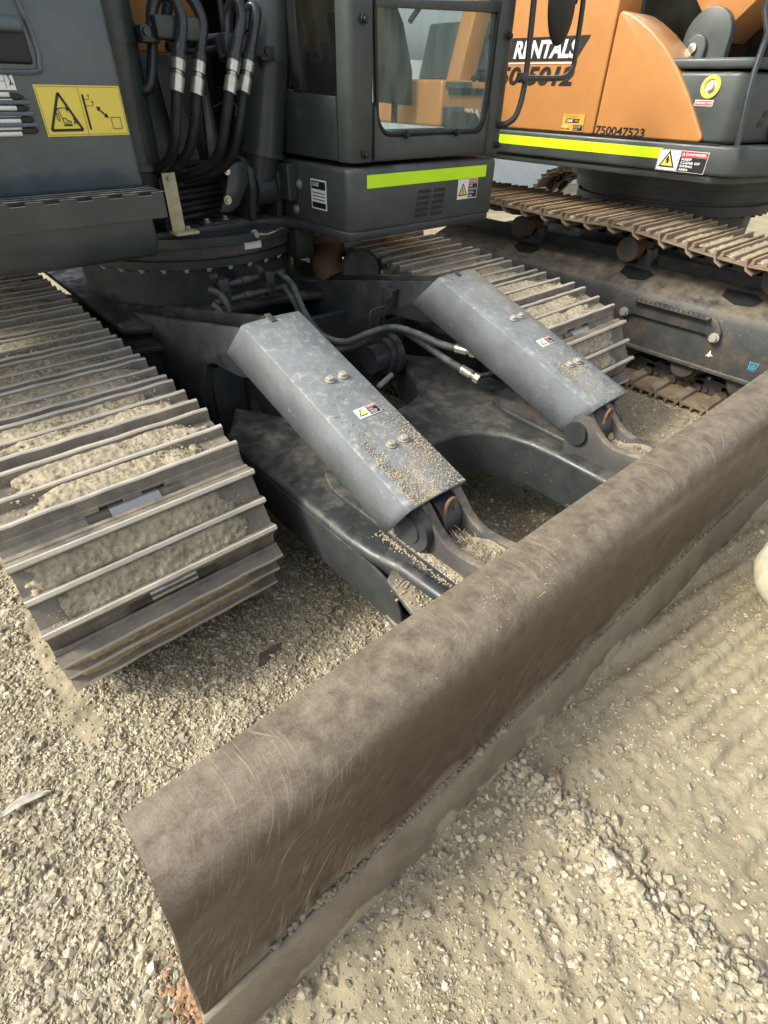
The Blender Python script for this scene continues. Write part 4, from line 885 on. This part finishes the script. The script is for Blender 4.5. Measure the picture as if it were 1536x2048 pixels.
# cab shell: frame with window openings
CB = MB(); yf0, yf1 = 2.225, 2.265
CB.prism(rrect(1.735, 1.885, 2.21, 2.34, .05), 'z', 1.33, 2.35, .006)
CB.prism(rrect(2.655, 2.765, 2.205, 2.32, .04), 'z', 1.33, 2.35, .006)
w0, w1, wz = 1.885, 2.655, 1.42
low = [(w0, 1.335), (w1, 1.335), (w1, 1.53)]
for k in range(9):
    a = math.radians(0-90*k/8); low.append((w1-.015-.075+.075*math.cos(a), wz+.075+.075*math.sin(a)))
for k in range(9):
    a = math.radians(270-90*k/8); low.append((w0+.015+.085+.085*math.cos(a), wz+.085+.085*math.sin(a)))
low.append((w0, 1.55)); CB.prism(low, 'y', yf0, yf1, .004)
CB.box(1.76, 2.75, 2.24, 3.45, 1.33, 1.345)
CAB = CB.build('cab_frame', M_CAB, EX, smooth=True)
b = MB(); b.prism([(w0-.002, 1.852), (w1+.002, 1.885), (w1+.002, 1.925), (w0-.002, 1.872)], 'y', 2.222, 2.262, .004); b.build('window_rail', M_CAB, CAB, smooth=True)
b = MB()
wl_ = [(w0+.004, 1.86)]
for k in range(9):
    a = math.radians(180+90*k/8); wl_.append((w0+.02+.085+.085*math.cos(a), wz+.012+.085+.085*math.sin(a)))
for k in range(9):
    a = math.radians(270+90*k/8); wl_.append((w1-.02-.075+.075*math.cos(a), wz+.012+.075+.075*math.sin(a)))
wl_ += [(w1-.004, 1.89)]
b.tube([(x, 2.236, z) for x, z in wl_], .010, n=8, sub=1, caps=False); b.build('window_seal', M_BLK, CAB, smooth=True)
b = MB(); b.box(w0-.01, w1+.01, 2.240, 2.246, 1.40, 1.88); wg = b.build('window_glass', M_GLASS, CAB)
b = MB(); b.box(w0-.01, w1+.01, 2.248, 2.254, 1.88, 2.35); b.build('window_glass', M_GLASS, CAB)
for p in ((1.804,2.200,1.808), (1.810,2.200,1.362), (2.694,2.190,1.804), (2.727,2.190,1.457), (2.711,2.190,1.371), (2.074,2.222,1.428), (2.416,2.222,1.430)):
    b = MB(); b.hexbolt(p, (0, -1, 0), .011, .02); b.build('frame_bolt', M_RUB, CAB)
# cab side facing the boom: dark glass above a panel
b = MB(); b.prism([(2.30, 1.335), (3.4, 1.335), (3.4, 1.585), (2.66, 1.585), (2.62, 1.575), (2.30, 1.565)], 'x', 1.725, 1.755, .004); b.build('side_panel', M_HOUSE, CAB, smooth=True)
b = MB(); b.box(1.733, 1.741, 2.30, 2.62, 1.57, 2.35); b.build('side_glass', M_GLASSD, CAB)
b = MB(); b.box(1.735, 1.743, 2.66, 3.4, 1.585, 2.35); b.build('side_glass', M_GLASSD, CAB)
b = MB(); b.prism([(2.60, 1.57), (2.64, 1.60), (2.80, 2.35), (2.58, 2.35), (2.56, 1.58)], 'x', 1.728, 1.75, .004); b.build('side_pillar', M_BLK, CAB)
# cab interior: seat, console, far wall
b = MB(); b.box(1.9, 2.6, 3.40, 3.45, 1.35, 2.4); b.box(2.70, 2.74, 2.4, 3.4, 1.35, 1.7); b.build('cab_back', M_VOID, CAB)
b = MB(); b.box(2.02, 2.46, 2.85, 3.2, 1.50, 1.62, .05, 3); b.box(2.04, 2.44, 3.1, 3.25, 1.6, 2.2, .05, 3); b.box(1.85, 1.98, 2.75, 3.2, 1.45, 1.72, .03); b.build('seat', M_RUB, CAB, smooth=True)
# handrail and mirror on the cab corner
b = MB(); b.tube([(2.755,2.120,1.995), (2.770,2.120,1.827), (2.782,2.120,1.661), (2.774,2.120,1.563), (2.754,2.130,1.493), (2.725,2.160,1.463), (2.720,2.200,1.453)], .0145, n=12); HRL = b.build('handrail', M_TUBE, EX, smooth=True)
b = MB(); b.tube([(3.089,2.080,2.005), (3.106,2.080,1.900), (3.115,2.080,1.768), (3.117,2.080,1.699), (3.069,2.080,1.662), (2.967,2.090,1.652), (2.764,2.110,1.649)], .013, n=12); b.box(*[2.735, 2.765], 2.09, 2.14, 1.63, 1.67, .006); b.hexbolt((2.707,2.090,1.644), (-1, 0, 0), .010, .02); b.build('mirror_arm', M_TUBE, EX, smooth=True)
b = MB(); c = Vector((2.946,2.100,1.934)); rg = []
for j in range(7):
    t = j/6*math.pi/2; row = []
    for i in range(32):
        a = 2*math.pi*i/32; row.append(b.bm.verts.new(c+Vector((.105*math.cos(a)*math.cos(t)+.0*math.sin(a), -.045*math.sin(t), .155*math.sin(a)*math.cos(t)-.03*math.cos(a)*math.cos(t)))))
    rg.append(row)
for A, B_ in zip(rg[:-1], rg[1:-1]):
    for k in range(32): b.bm.faces.new((A[k], A[(k+1) % 32], B_[(k+1) % 32], B_[k])).smooth = True
b.bm.faces.new(rg[-2]); b.bm.faces.new(rg[0][::-1]); b.box(*[c.x+.06, c.x+.13], c.y-.01, c.y+.03, c.z-.0, c.z+.06, .01); b.build('mirror', M_RUB, EX, smooth=True)
# final drives behind the right track
b = MB(); b.cyl((2.17, 4.3, .42), (2.02, 4.3, .42), .30, n=28); b.cyl((2.02, 4.3, .42), (1.9, 4.3, .42), .2, n=28); b.build('travel_motor', M_BROWN, EX, smooth=True); b = MB(); b.tube([(2.050,2.900,0.899), (2.050,2.882,0.819), (2.000,2.793,0.759), (2.000,2.732,0.686)], .10, n=14); b.build('motor_guard', M_BROWN, EX, smooth=True)
b = MB(); b.cyl((2.080,2.571,0.763), (2.020,2.497,0.785), .10, n=24); b.cyl((2.200,2.720,0.715), (2.100,2.596,0.752), .12, n=24); b.build('carrier_roller', M_RUB, EX, smooth=True)
b = MB(); b.prism([(1.68, 2.62), (1.80, 2.62), (1.80, 2.9), (1.68, 2.9)], 'z', .86, 1.02, .02); b.build('swivel_hose', M_RUB, EX, smooth=True)

# ------------------------------------------------------------------ orange excavator alongside
E2 = thing('crawler_excavator', 'orange crawler excavator with RENTALS lettering, rusty track, right of the grey one', 'excavator', (4.985, 2.2, 0))
def trk2(x0, x1, seed):
    lf = lambda y: .20+.05*max(0, min(1, (y-.9)/2.0))-.03*math.exp(-((y-1.0)/.35)**2)+.02*math.exp(-((y-1.8)/.25)**2)
    return make_track(E2, x0, x1, .15, 3.75, 1.02, [M_SHOE2, M_WORN2], seed, lift=lambda y: lf(y)*max(0, min(1, (y-.15)/.3)), mud=.5, hm=.013, ky=.665, pitch=.170, vis=lambda y, z: z > .3 and .3 < y < 3.4)
T2 = trk2(3.52, 4.22, 8); T3 = trk2(5.75, 6.45, 9)
T2['label'] = 'rusty upper run of the near track'
# side frame: lower wall, sloping top with openings, rollers
b = MB(); y0_, y1_ = .72, 3.5
A = [(3.585, .275), (3.585, .56), (3.60, .60), (3.63, .622), (3.86, .70), (3.86, .66), (3.66, .58), (3.62, .55), (3.62, .275)]
b.prism(A, 'y', y0_, y1_, .004)
b.box(3.57, 3.60, y0_, y1_, .255, .278, .003); b.box(3.95, 4.0, y0_, y1_, .3, .75)
b.box(3.585, 3.62, y0_-.03, y0_, .255, .60, .003)
TF2 = b.build('track_frame', M_TF, E2, smooth=True)
for (pp, wdt) in (((1020, 495), .13), ((1235, 540), .12)):
    pass
sl = Vector((.23, 0, .078)).normalized(); n_ = Vector((-.078, 0, .23)).normalized()
for yc in (2.62, 1.72, 1.05):
    c = Vector((3.745, yc, .661)); b = MB()
    pts = [c+sl*u+Vector((0, v, 0))+n_*.0035 for u, v in ((-.055, -.09), (-.075, .0), (-.02, .10), (.06, .11), (.065, -.06), (.02, -.12))]
    f = b.face(pts); b.face([p-n_*.04 for p in pts][::-1])
    b.build('drain_opening', M_VOID, TF2)
for yc in (2.68, 1.80, .9):
    b = MB(); z = .80
    b.cyl((3.70, yc, z), (3.80, yc, z), .072, n=32); b.cyl((3.80, yc, z), (3.83, yc, z), .060, n=28); b.cyl((3.83, yc, z), (3.90, yc, z), .075, n=32)
    b.cyl((3.698, yc, z), (3.70, yc, z), .062, .070, n=32, mi=1)
    r_ = b.build('carrier_roller', [M_RUST, M_TF], TF2, smooth=True)
    b = MB(); b.prism([(yc-.13, .66), (yc-.03, .66), (yc-.03, .80), (yc-.10, .80)], 'x', 3.83, 3.93, .006); b.build('roller_bracket', M_TF, r_, smooth=True)
# step guard
b = MB(); b.prism([(1.66, .50), (1.60, .575), (1.10, .575), (1.06, .555), (1.02, .50), (1.02, .455), (1.07, .44), (1.10, .475), (1.58, .475), (1.60, .455), (1.66, .455)], 'x', 3.55, 3.583, .004)
b.prism([(1.58, .575), (1.10, .575), (1.10, .567), (1.58, .567)], 'x', 3.50, 3.56)
xx = 1.56
while xx > 1.13: b.box(3.502, 3.512, xx-.012, xx, .575, .587); xx -= .03
SG = b.build('step_guard', M_TF, TF2, smooth=True)
b = MB(); b.hexbolt((3.55, 1.63, .475), (-1, 0, 0), .020, .025); b.hexbolt((3.55, 1.045, .47), (-1, 0, 0), .020, .025); b.build('guard_bolt', M_BOLT, SG)
lab = Label((3.583,1.063,0.344), LX, FZ); lab.poly([(0, 0), (.012, .022), (.018, .045), (.026, .022), (.044, .012), (.024, .008), (.022, 0), (.012, .006)], M_WHITE); lab.build('sticker', TF2)
lab = Label((3.583,0.822,0.342), LX, FZ)
lab.line([(0, .045), (.055, .045)], .004, M_BLUE).line([(.008, .04), (.008, .012), (.045, .012), (.05, .04)], .004, M_BLUE).line([(.018, .035), (.018, .018), (.036, .018), (.038, .033), (.018, .035)], .003, M_BLUE).line([(.022, .027), (.034, .025)], .003, M_BLUE).line([(.004, .004), (.046, .0)], .003, M_BLUE).build('paint_mark', TF2)
for yc in (1.62, 1.18, .82):
    b = MB(); b.cyl((3.66, yc, .225), (3.80, yc, .225), .095, n=28); b.cyl((3.62, yc, .235), (3.66, yc, .235), .075, n=24); b.cyl((3.80, yc, .225), (3.86, yc, .225), .11, n=28); b.box(3.60, 3.625, yc-.10, yc+.10, .235, .262, .003); b.build('track_roller', M_LINK, TF2, smooth=True)
# ring and pedestal, hull
C2 = (4.985, 2.2)
b = MB(); b.cyl((*C2, .60), (*C2, .93), .62, n=48); b.cyl((*C2, .93), (*C2, .99), .72, n=72); b.cyl((*C2, .99), (*C2, 1.02), .69, n=72); b.cyl((*C2, 1.02), (*C2, 1.10), .74, n=72); b.cyl((*C2, 1.10), (*C2, 1.22), .80, n=72)
for i in range(40):
    a = 2*math.pi*i/40; b.cyl((C2[0]+.70*math.cos(a), C2[1]+.70*math.sin(a), .915), (C2[0]+.70*math.cos(a), C2[1]+.70*math.sin(a), .93), .014, n=6)
b.build('slewing_ring', M_FRAME, E2, smooth=True)
b = MB(); b.prism([(4.25, 1.0), (5.7, 1.0), (5.7, 3.4), (4.25, 3.4)], 'z', .55, .66, .02); b.build('carbody', M_FRAME, E2, smooth=True)
b = MB()
hull = [(3.70, 4.6), (3.70, 1.42), (3.73, 1.34), (3.80, 1.28), (4.4, 1.14), (6.2, 1.14), (6.2, 4.6)]
b.prism(hull, 'z', 1.245, 1.385, .015, 3); b.prism([(3.73, 4.5), (3.73, 1.45), (3.84, 1.33), (4.45, 1.20), (6.1, 1.2), (6.1, 4.5)], 'z', 1.20, 1.246, .02, 2)
HU = b.build('hull', M_CAB, E2, smooth=True)
b = MB(); b.box(3.703, 6.0, 1.45, 4.55, 1.384, 1.392); b.build('hull_gap', M_BLK, HU)
lab = Label((3.6995, 3.05, 1.302), LX, FZ); lab.base(0, 0, 1.295, .052, M_HIVIS); lab.build('reflective_strip', HU)
lab = Label((3.6985, 1.768, 1.248), LX, FZ); W_, H_ = .285, .102
lab.base(0, 0, W_, H_, M_WHITE).line([(.003, .003), (W_-.003, .003), (W_-.003, H_-.003), (.003, H_-.003), (.003, .003)], .0015, M_BLK).tri(.062, .044, .056, M_BLK, M_YEL).poly([(.058, .070), (.064, .071), (.066, .058), (.076, .050), (.068, .050), (.072, .034), (.060, .040), (.052, .028), (.056, .046), (.050, .056)], M_BLK, 3)
lab.rect(.128, .074, .281, .099, M_RED).rect(.128, .004, .281, .073, M_BLK).text('DANGER', .158, .081, .012, M_WHITE, 2, .03, 0, .115).poly([(.138, .080), (.152, .080), (.145, .095)], M_WHITE, 2)
for k, (t, wd_) in enumerate((('KEEP', .058), ('CLEAR OF', .110), ('SWING', .072), ('AREA', .055))): lab.text(t, .140, .057-.0165*k, .0115, M_WHITE, 2, .03, 0, wd_)
lab.build('warning_label', HU)
# orange side panels
def bulged(poly, x, th, m, name, par, bev=.03):
    b = MB(); b.prism(poly, 'x', x, x+th, bev, 5); return b.build(name, m, par, smooth=True)
P1 = bulged([(4.7, 1.392), (2.238, 1.392), (2.243, 2.10), (2.26, 2.5), (4.7, 2.5)], 3.70, .25, M_ORANGE, 'door_panel', E2, .012)
cur = [(2.228, 1.392), (1.575, 1.392), (1.555, 1.40), (1.56, 1.425), (1.62, 1.50), (1.70, 1.60), (1.79, 1.70), (1.90, 1.80), (2.0, 1.87), (2.10, 1.925), (2.17, 1.955), (2.215, 1.965), (2.233, 1.95)]
P2 = bulged(cur, 3.70, .28, M_ORANGE, 'corner_panel', E2, .022)
lab = Label((3.6995, 2.22, 1.397), LX, FZ); lab.text('750047523', 0, 0, .042, M_BLK, 0, .035, .0, .325); lab.build('serial_number', P2)
lab = Label((3.6985, 2.475, 1.399), LX, FZ); lab.base(0, 0, .165, .095, M_ORL).line([(.002, .002), (.163, .002), (.163, .093), (.002, .093), (.002, .002)], .0012, M_BLK).text('SOLD AND SERVICED BY', .014, .077, .006, M_BLK, 2, 0, 0, .105)
lab.poly([(.024, .045), (.078, .045), (.088, .068), (.034, .068)], M_BLK, 1).text('CASE', .036, .050, .013, M_WHITE, 2, .04, .15, .042).poly([(.080, .045), (.124, .045), (.132, .068), (.090, .068)], M_BLK, 1).text('VIC', .094, .050, .013, M_ORL, 2, .02, .15, .030)
lab.text('RENTAL', .008, .024, .008, M_WHITE, 2, .03).text('9791 5300', .006, .008, .009, M_BLK, 2, .03, 0, .06).rect(.090, .006, .158, .036, M_BLK, 1).text('METROPOLITAN', .094, .027, .005, M_WHITE, 2).text('AND COUNTRY', .094, .019, .005, M_WHITE, 2).text('VICTORIA', .094, .010, .005, M_WHITE, 2)
lab.build('dealer_label', P1)
lab = Label((3.6985, 3.235, 1.752), LX, FZ); lab.poly([(-.2, 0), (.775, 0), (.85, .115), (-.2, .115)], M_BLK, 1).text('RENTALS', .29, .016, .084, M_WHITE, 2, .05, .18, .49).line([(-.2, -.012), (.79, -.012)], .006, M_WHITE, 1)
lab.text('50-5012', .18, -.118, .09, M_BLK, 1, .045, .2, .60)
lab.build('hire_lettering', P1)
# toolbox at the front corner
b = MB(); b.prism([(3.72, 2.1), (3.72, 1.47), (3.745, 1.43), (3.785, 1.405), (4.45, 1.28), (4.45, 2.1)], 'z', 1.392, 1.70, .02, 3); TB = b.build('toolbox', M_CAB, E2, smooth=True)
b = MB(); b.prism([(3.71, 2.1), (3.71, 1.46), (3.735, 1.41), (3.785, 1.385), (4.46, 1.26), (4.46, 2.1)], 'z', 1.71, 1.755, .012, 3); b.build('toolbox_lid', M_CAB, TB, smooth=True)
b = MB(); e = Vector((3.72, 1.60, 1.636))
for k in range(40):
    pass
def ring(b, c, r0, r1, x0, x1, mi, n=32):
    A = [[], [], [], []]
    for i in range(n):
        a = 2*math.pi*i/n
        for k, (r, x) in enumerate(((r1, x0), (r1, x1), (r0, x1), (r0, x0))): A[k].append(b.bm.verts.new((x, c.y+r*math.cos(a), c.z+r*math.sin(a))))
    for k in range(4):
        for i in range(n):
            f = b.bm.faces.new((A[k][i], A[k][(i+1) % n], A[(k+1) % 4][(i+1) % n], A[(k+1) % 4][i])); f.material_index = mi; f.smooth = True
ring(b, e, .034, .050, 3.712, 3.722, 0); b.cyl((3.719, e.y, e.z), (3.7195, e.y, e.z), .034, n=24, mi=2); b.cyl((3.72, e.y, e.z), (3.700, e.y, e.z), .019, .017, n=24, mi=1)
b.build('stop_button', [M_YEL, M_PINK, M_CREAM], TB, smooth=True)
lab = Label((3.7185, 1.660, 1.553), LX, FZ); lab.base(0, 0, .098, .026, M_WHITE).rect(.003, .003, .095, .023, M_RED).text('EMERGENCY STOP', .006, .008, .011, M_WHITE, 2, .02, 0, .086); lab.build('stop_label', TB)
nf = Vector((4.45-3.785, 1.28-1.405, 0)).normalized(); off_ = Vector((nf.y, -nf.x, 0))*.002
def onf(t, z): return Vector((3.785, 1.405, z))+nf*t-Vector((-nf.y, nf.x, 0))*.002
lab = Label(onf(.20, 1.60), nf, FZ); lab.base(0, 0, .07, .07, M_WHITE).rect(.030, .048, .060, .060, M_BLK).rect(.010, .015, .016, .05, M_YEL).line([(.03, .035), (.06, .035)], .003, M_FRAME).build('notice_label', TB)
for k in range(3):
    lab = Label(onf(.19-.02*k, 1.555-.045*k), nf, FZ); lab.base(0, 0, .052, .032, M_FRAME).rect(.008, .004, .044, .028, M_BLK).build('switch_plate', TB)
b = MB(); b.tube([(3.720,1.463,2.016), (3.720,1.459,1.929), (3.720,1.413,1.851), (3.720,1.409,1.800), (3.700,1.401,1.694), (3.680,1.377,1.554), (3.680,1.349,1.391)], .014, n=10, sub=2); b.build('handrail', M_TUBE, E2, smooth=True)
b = MB(); b.tube([onf(.30, 1.45), onf(.36, 1.43)+Vector((0, -.03, 0)), onf(.42, 1.39)+Vector((0, -.03, 0)), onf(.5, 1.3)], .035, n=12); b.build('hydraulic_hose', M_RUB, E2, smooth=True)
# cab of the orange machine, boom foot and boom
b = MB(); b.box(4.60, 4.64, 1.3, 3.2, 1.40, 2.7); b.build('cab_wall', M_HOUSE, E2)
b = MB(); b.box(4.56, 4.57, 1.75, 2.9, 1.40, 2.7); b.build('cab_glass', M_GLASSD, E2)
b = MB(); b.box(4.0, 4.06, 2.28, 2.34, 1.7, 2.6, .01); b.build('cab_pillar', M_PANEL, E2)
b = MB(); cy, cz = 1.862, 1.86
arc = [(cy+.13*math.cos(math.radians(a)), cz+.13*math.sin(math.radians(a))) for a in range(-10, 191, 15)]
b.prism([(cy+.12, 1.40), (cy+.13, cz)]+arc[1:-1]+[(cy-.13, cz), (cy-.14, 1.40)][::1], 'x', 4.06, 4.12, .006)
arc2 = [(cy+.04+.065*math.cos(math.radians(a)), cz-.05+.065*math.sin(math.radians(a))) for a in range(0, 181, 15)]
b.prism([(cy+.10, 1.40)]+arc2+[(cy-.02, 1.40)], 'x', 4.03, 4.06, .008, 3); b.cyl((4.03, cy+.045, cz-.05), (4.015, cy+.045, cz-.05), .024, n=20, mi=1)
b.build('boom_bracket', [M_CAB, M_ZINC], E2, smooth=True)
b = MB(); b.prism([(4.160,1.850,1.847)[1:], (4.160,2.098,2.097)[1:], (4.160,2.103,2.199)[1:], (4.160,1.545,2.204)[1:], (4.160,1.680,2.022)[1:]], 'x', 4.16, 4.60, .008); b.build('boom', M_ORANGE, E2, smooth=True)

# ------------------------------------------------------------------ orange excavator and post behind the viewer, seen mirrored in the cab window
E3 = thing('parked_excavator', 'orange excavator standing behind the viewer, seen only mirrored in the cab window', 'excavator', (11.6, -6.2, 0))
b = MB(); b.prism([(10.2, -7.6), (12.9, -7.6), (12.9, -5.4), (10.2, -5.4)], 'z', .95, 1.75, .06, 3); b.build('body', M_ORANGE, E3, smooth=True)
b = MB(); b.box(10.4, 12.7, -5.39, -5.37, 1.5, 1.62); b.box(11.6, 12.2, -5.40, -5.37, 1.15, 1.40); b.build('grille', M_BLK, E3)
b = MB(); b.prism([(11.2, 1.75), (12.7, 1.75), (12.6, 2.75), (11.5, 2.75)], 'y', -7.2, -5.7, .06, 3); b.build('cab', M_CAB, E3, smooth=True)
b = MB(); b.box(10.25, 10.9, -5.40, -5.37, 1.0, 1.3); b.box(10.3, 11.1, -5.40, -5.375, 1.62, 1.72); b.box(12.3, 12.85, -5.40, -5.37, 1.0, 1.6); b.build('body_vent', M_PANEL, E3)
lab = Label((12.3, -5.69, 1.8), (-1, 0, 0), FZ); lab.text('73', .2, .02, .34, M_BLK, 0, .05); lab.build('fleet_number', E3)
b = MB(); b.prism([(9.9, .05), (11.0, .05), (10.9, .75), (10.2, 1.25), (9.8, .7)], 'y', -5.1, -4.4, .05); b.build('bucket', M_BLK, E3, smooth=True)
b = MB(); b.prism([(11.45, 1.95), (12.45, 1.95), (12.4, 2.60), (11.65, 2.60)], 'y', -5.69, -5.66); b.build('cab_window', M_PANEL, E3)
b = MB(); b.prism([(10.9, 1.7), (11.4, 1.7), (12.2, 4.3), (11.8, 4.6)], 'y', -6.0, -5.6, .03); b.build('boom', M_ORANGE, E3, smooth=True)
for y in (-7.6, -5.6):
    b = MB(); b.prism(rrect(9.7, 13.3, 0, .8, .38), 'y', y, y+.5, .02); b.build('crawler_track', M_SHOE, E3, smooth=True)
lab = Label((12.9, -5.395, 1.0), (-1, 0, 0), FZ); lab.text('CASE', 1.2, .05, .22, M_WHITE, 0, .04, .15); lab.build('lettering', E3)
b = MB(); b.prism([(9.25, 1.35), (9.95, 1.30), (9.9, 1.9), (9.62, 2.6), (9.3, 3.0), (9.05, 2.9), (9.2, 2.3)], 'y', -6.4, -6.0, .03); b.tube([(9.6, -6.2, 1.0), (9.6, -6.2, 1.4)], .07, n=10, sub=1); b.build('breaker', M_BLK, E3, smooth=True)
b = MB(); b.prism([(9.0, 2.8), (9.4, 3.0), (9.45, 5.0), (12.1, 4.35), (12.2, 4.6), (9.2, 5.4)], 'y', -6.0, -5.8, .03); b.build('arm', M_BLK, E3, smooth=True)
b = MB(); b.tube([(9.5, -5.7, 4.4), (9.95, -5.7, 3.8), (9.85, -5.7, 3.0), (9.5, -5.7, 2.6)], .05, n=10); b.build('hydraulic_hose', M_RUB, E3, smooth=True)
SH = thing('storage_shed', 'pale clad shed behind the viewer, mirrored in the cab window', 'shed', (15, -14, 0))
b = MB(); b.box(4, 30, -18, -14, 0, 2.4); b.build('wall', M_WALL, SH)
# pale wall at the far side of the yard
FW = thing('yard_wall', 'pale grey cladding wall far behind the two excavators', 'wall', (20, 7.7, 0))
b = MB()
b.box(5.2, 40, 7.6, 7.9, 0, 2.6); b.build('wall_panel', M_WALL, FW)

# ------------------------------------------------------------------ small things on the ground
def leaf(name, p, L_, wd, rot, m, label, curl=.006):
    b = MB(); rg = []
    for i in range(15):
        t = i/14; ww = wd*math.sin(math.pi*min(1, t*1.02+.0))**.8*.5+.0008; bend = .012*math.sin(t*3.0)
        rg.append([b.bm.verts.new((t*L_, bend+k*ww, .010+curl*abs(k)*1.2+.006*math.sin(t*5)+.004*t)) for k in (-1, -.5, 0, .5, 1)])
    for A, B_ in zip(rg, rg[1:]):
        for k in range(4): b.bm.faces.new((A[k], A[k+1], B_[k+1], B_[k])).smooth = True
    b.tube([(-.03, .004, .012), (0, 0, .010), (L_*.9, .006, .013)], .0012, n=5)
    o = b.build(name, m, None); o.modifiers.new('t', 'SOLIDIFY').thickness = .0008
    o.location = p; o.rotation_euler = (0, 0, rot); o['label'] = label; o['category'] = 'leaf'; return o
z_at = lambda x, y: float(ground_h(np.array([x]), np.array([y]))[0])
lp = (-0.376,1.128,0.000); lq = (-0.278,1.118,0.000)
leaf('dry_leaf', (lp[0], lp[1], z_at(lp[0], lp[1])+.006), .135, .026, math.atan2(lq[1]-lp[1], lq[0]-lp[0]), M_LEAF, 'long pale dry leaf lying on the gravel left of the blade')
lp = (0.873,0.174,0.000); lq = (0.934,0.198,0.000)
leaf('dry_leaf', (lp[0], lp[1], z_at(lp[0], lp[1])), .06, .018, math.atan2(lq[1]-lp[1], lq[0]-lp[0])+.3, M_LEAFB, 'curled brown leaf on the packed clay in front of the blade')
b = MB(); r_ = bmesh.ops.create_icosphere(b.bm, subdivisions=5, radius=0.208)
P_ = np.array([v.co[:] for v in r_['verts']]); nz = fbm(P_[:, 0]*1.0+P_[:, 2]*.7, P_[:, 1]+P_[:, 2]*.6, 31, 5, 5)
for v, k in zip(r_['verts'], nz):
    v.co = v.co*(1+.05*k); v.co.z = v.co.z*.92
    v.co += Vector((2.173, -0.034, .2))
for f in b.bm.faces: f.smooth = True
o = b.build('boulder', M_STONE, None, smooth=True); o['label'] = 'round pale boulder on the clay in front of the blade'; o['category'] = 'boulder'
# a patch of rusty soil at the blade's corner
b = MB(); rs = random.Random(5)
for _ in range(150):
    x = -.155+rs.gauss(0, .022); y = .44+rs.gauss(0, .04); clod(b, (x, y, z_at(x, y)+.004), rs.uniform(.003, .010), rs, .7)
M_RSOIL = mat('rusty_soil', (0.30, 0.18, 0.10), .95, var=.4, gscale=40, bump=.003)
mo = b.build('rusty_soil', M_RSOIL, None, recalc=False); mo['kind'] = 'stuff'
# dark steel scrap lying between track and blade
p = (0.479,1.128,0.000); b = MB(); b.prism([(p[0]-.06, p[1]-.02), (p[0]+.03, p[1]-.035), (p[0]+.06, p[1]+.02), (p[0]-.03, p[1]+.025)], 'z', z_at(p[0], p[1])-.01, z_at(p[0], p[1])+.012, .003)
o = b.build('steel_scrap', M_FRAME, None); o['label'] = 'dark flat scrap half buried in the gravel between track and blade'; o['category'] = 'scrap'
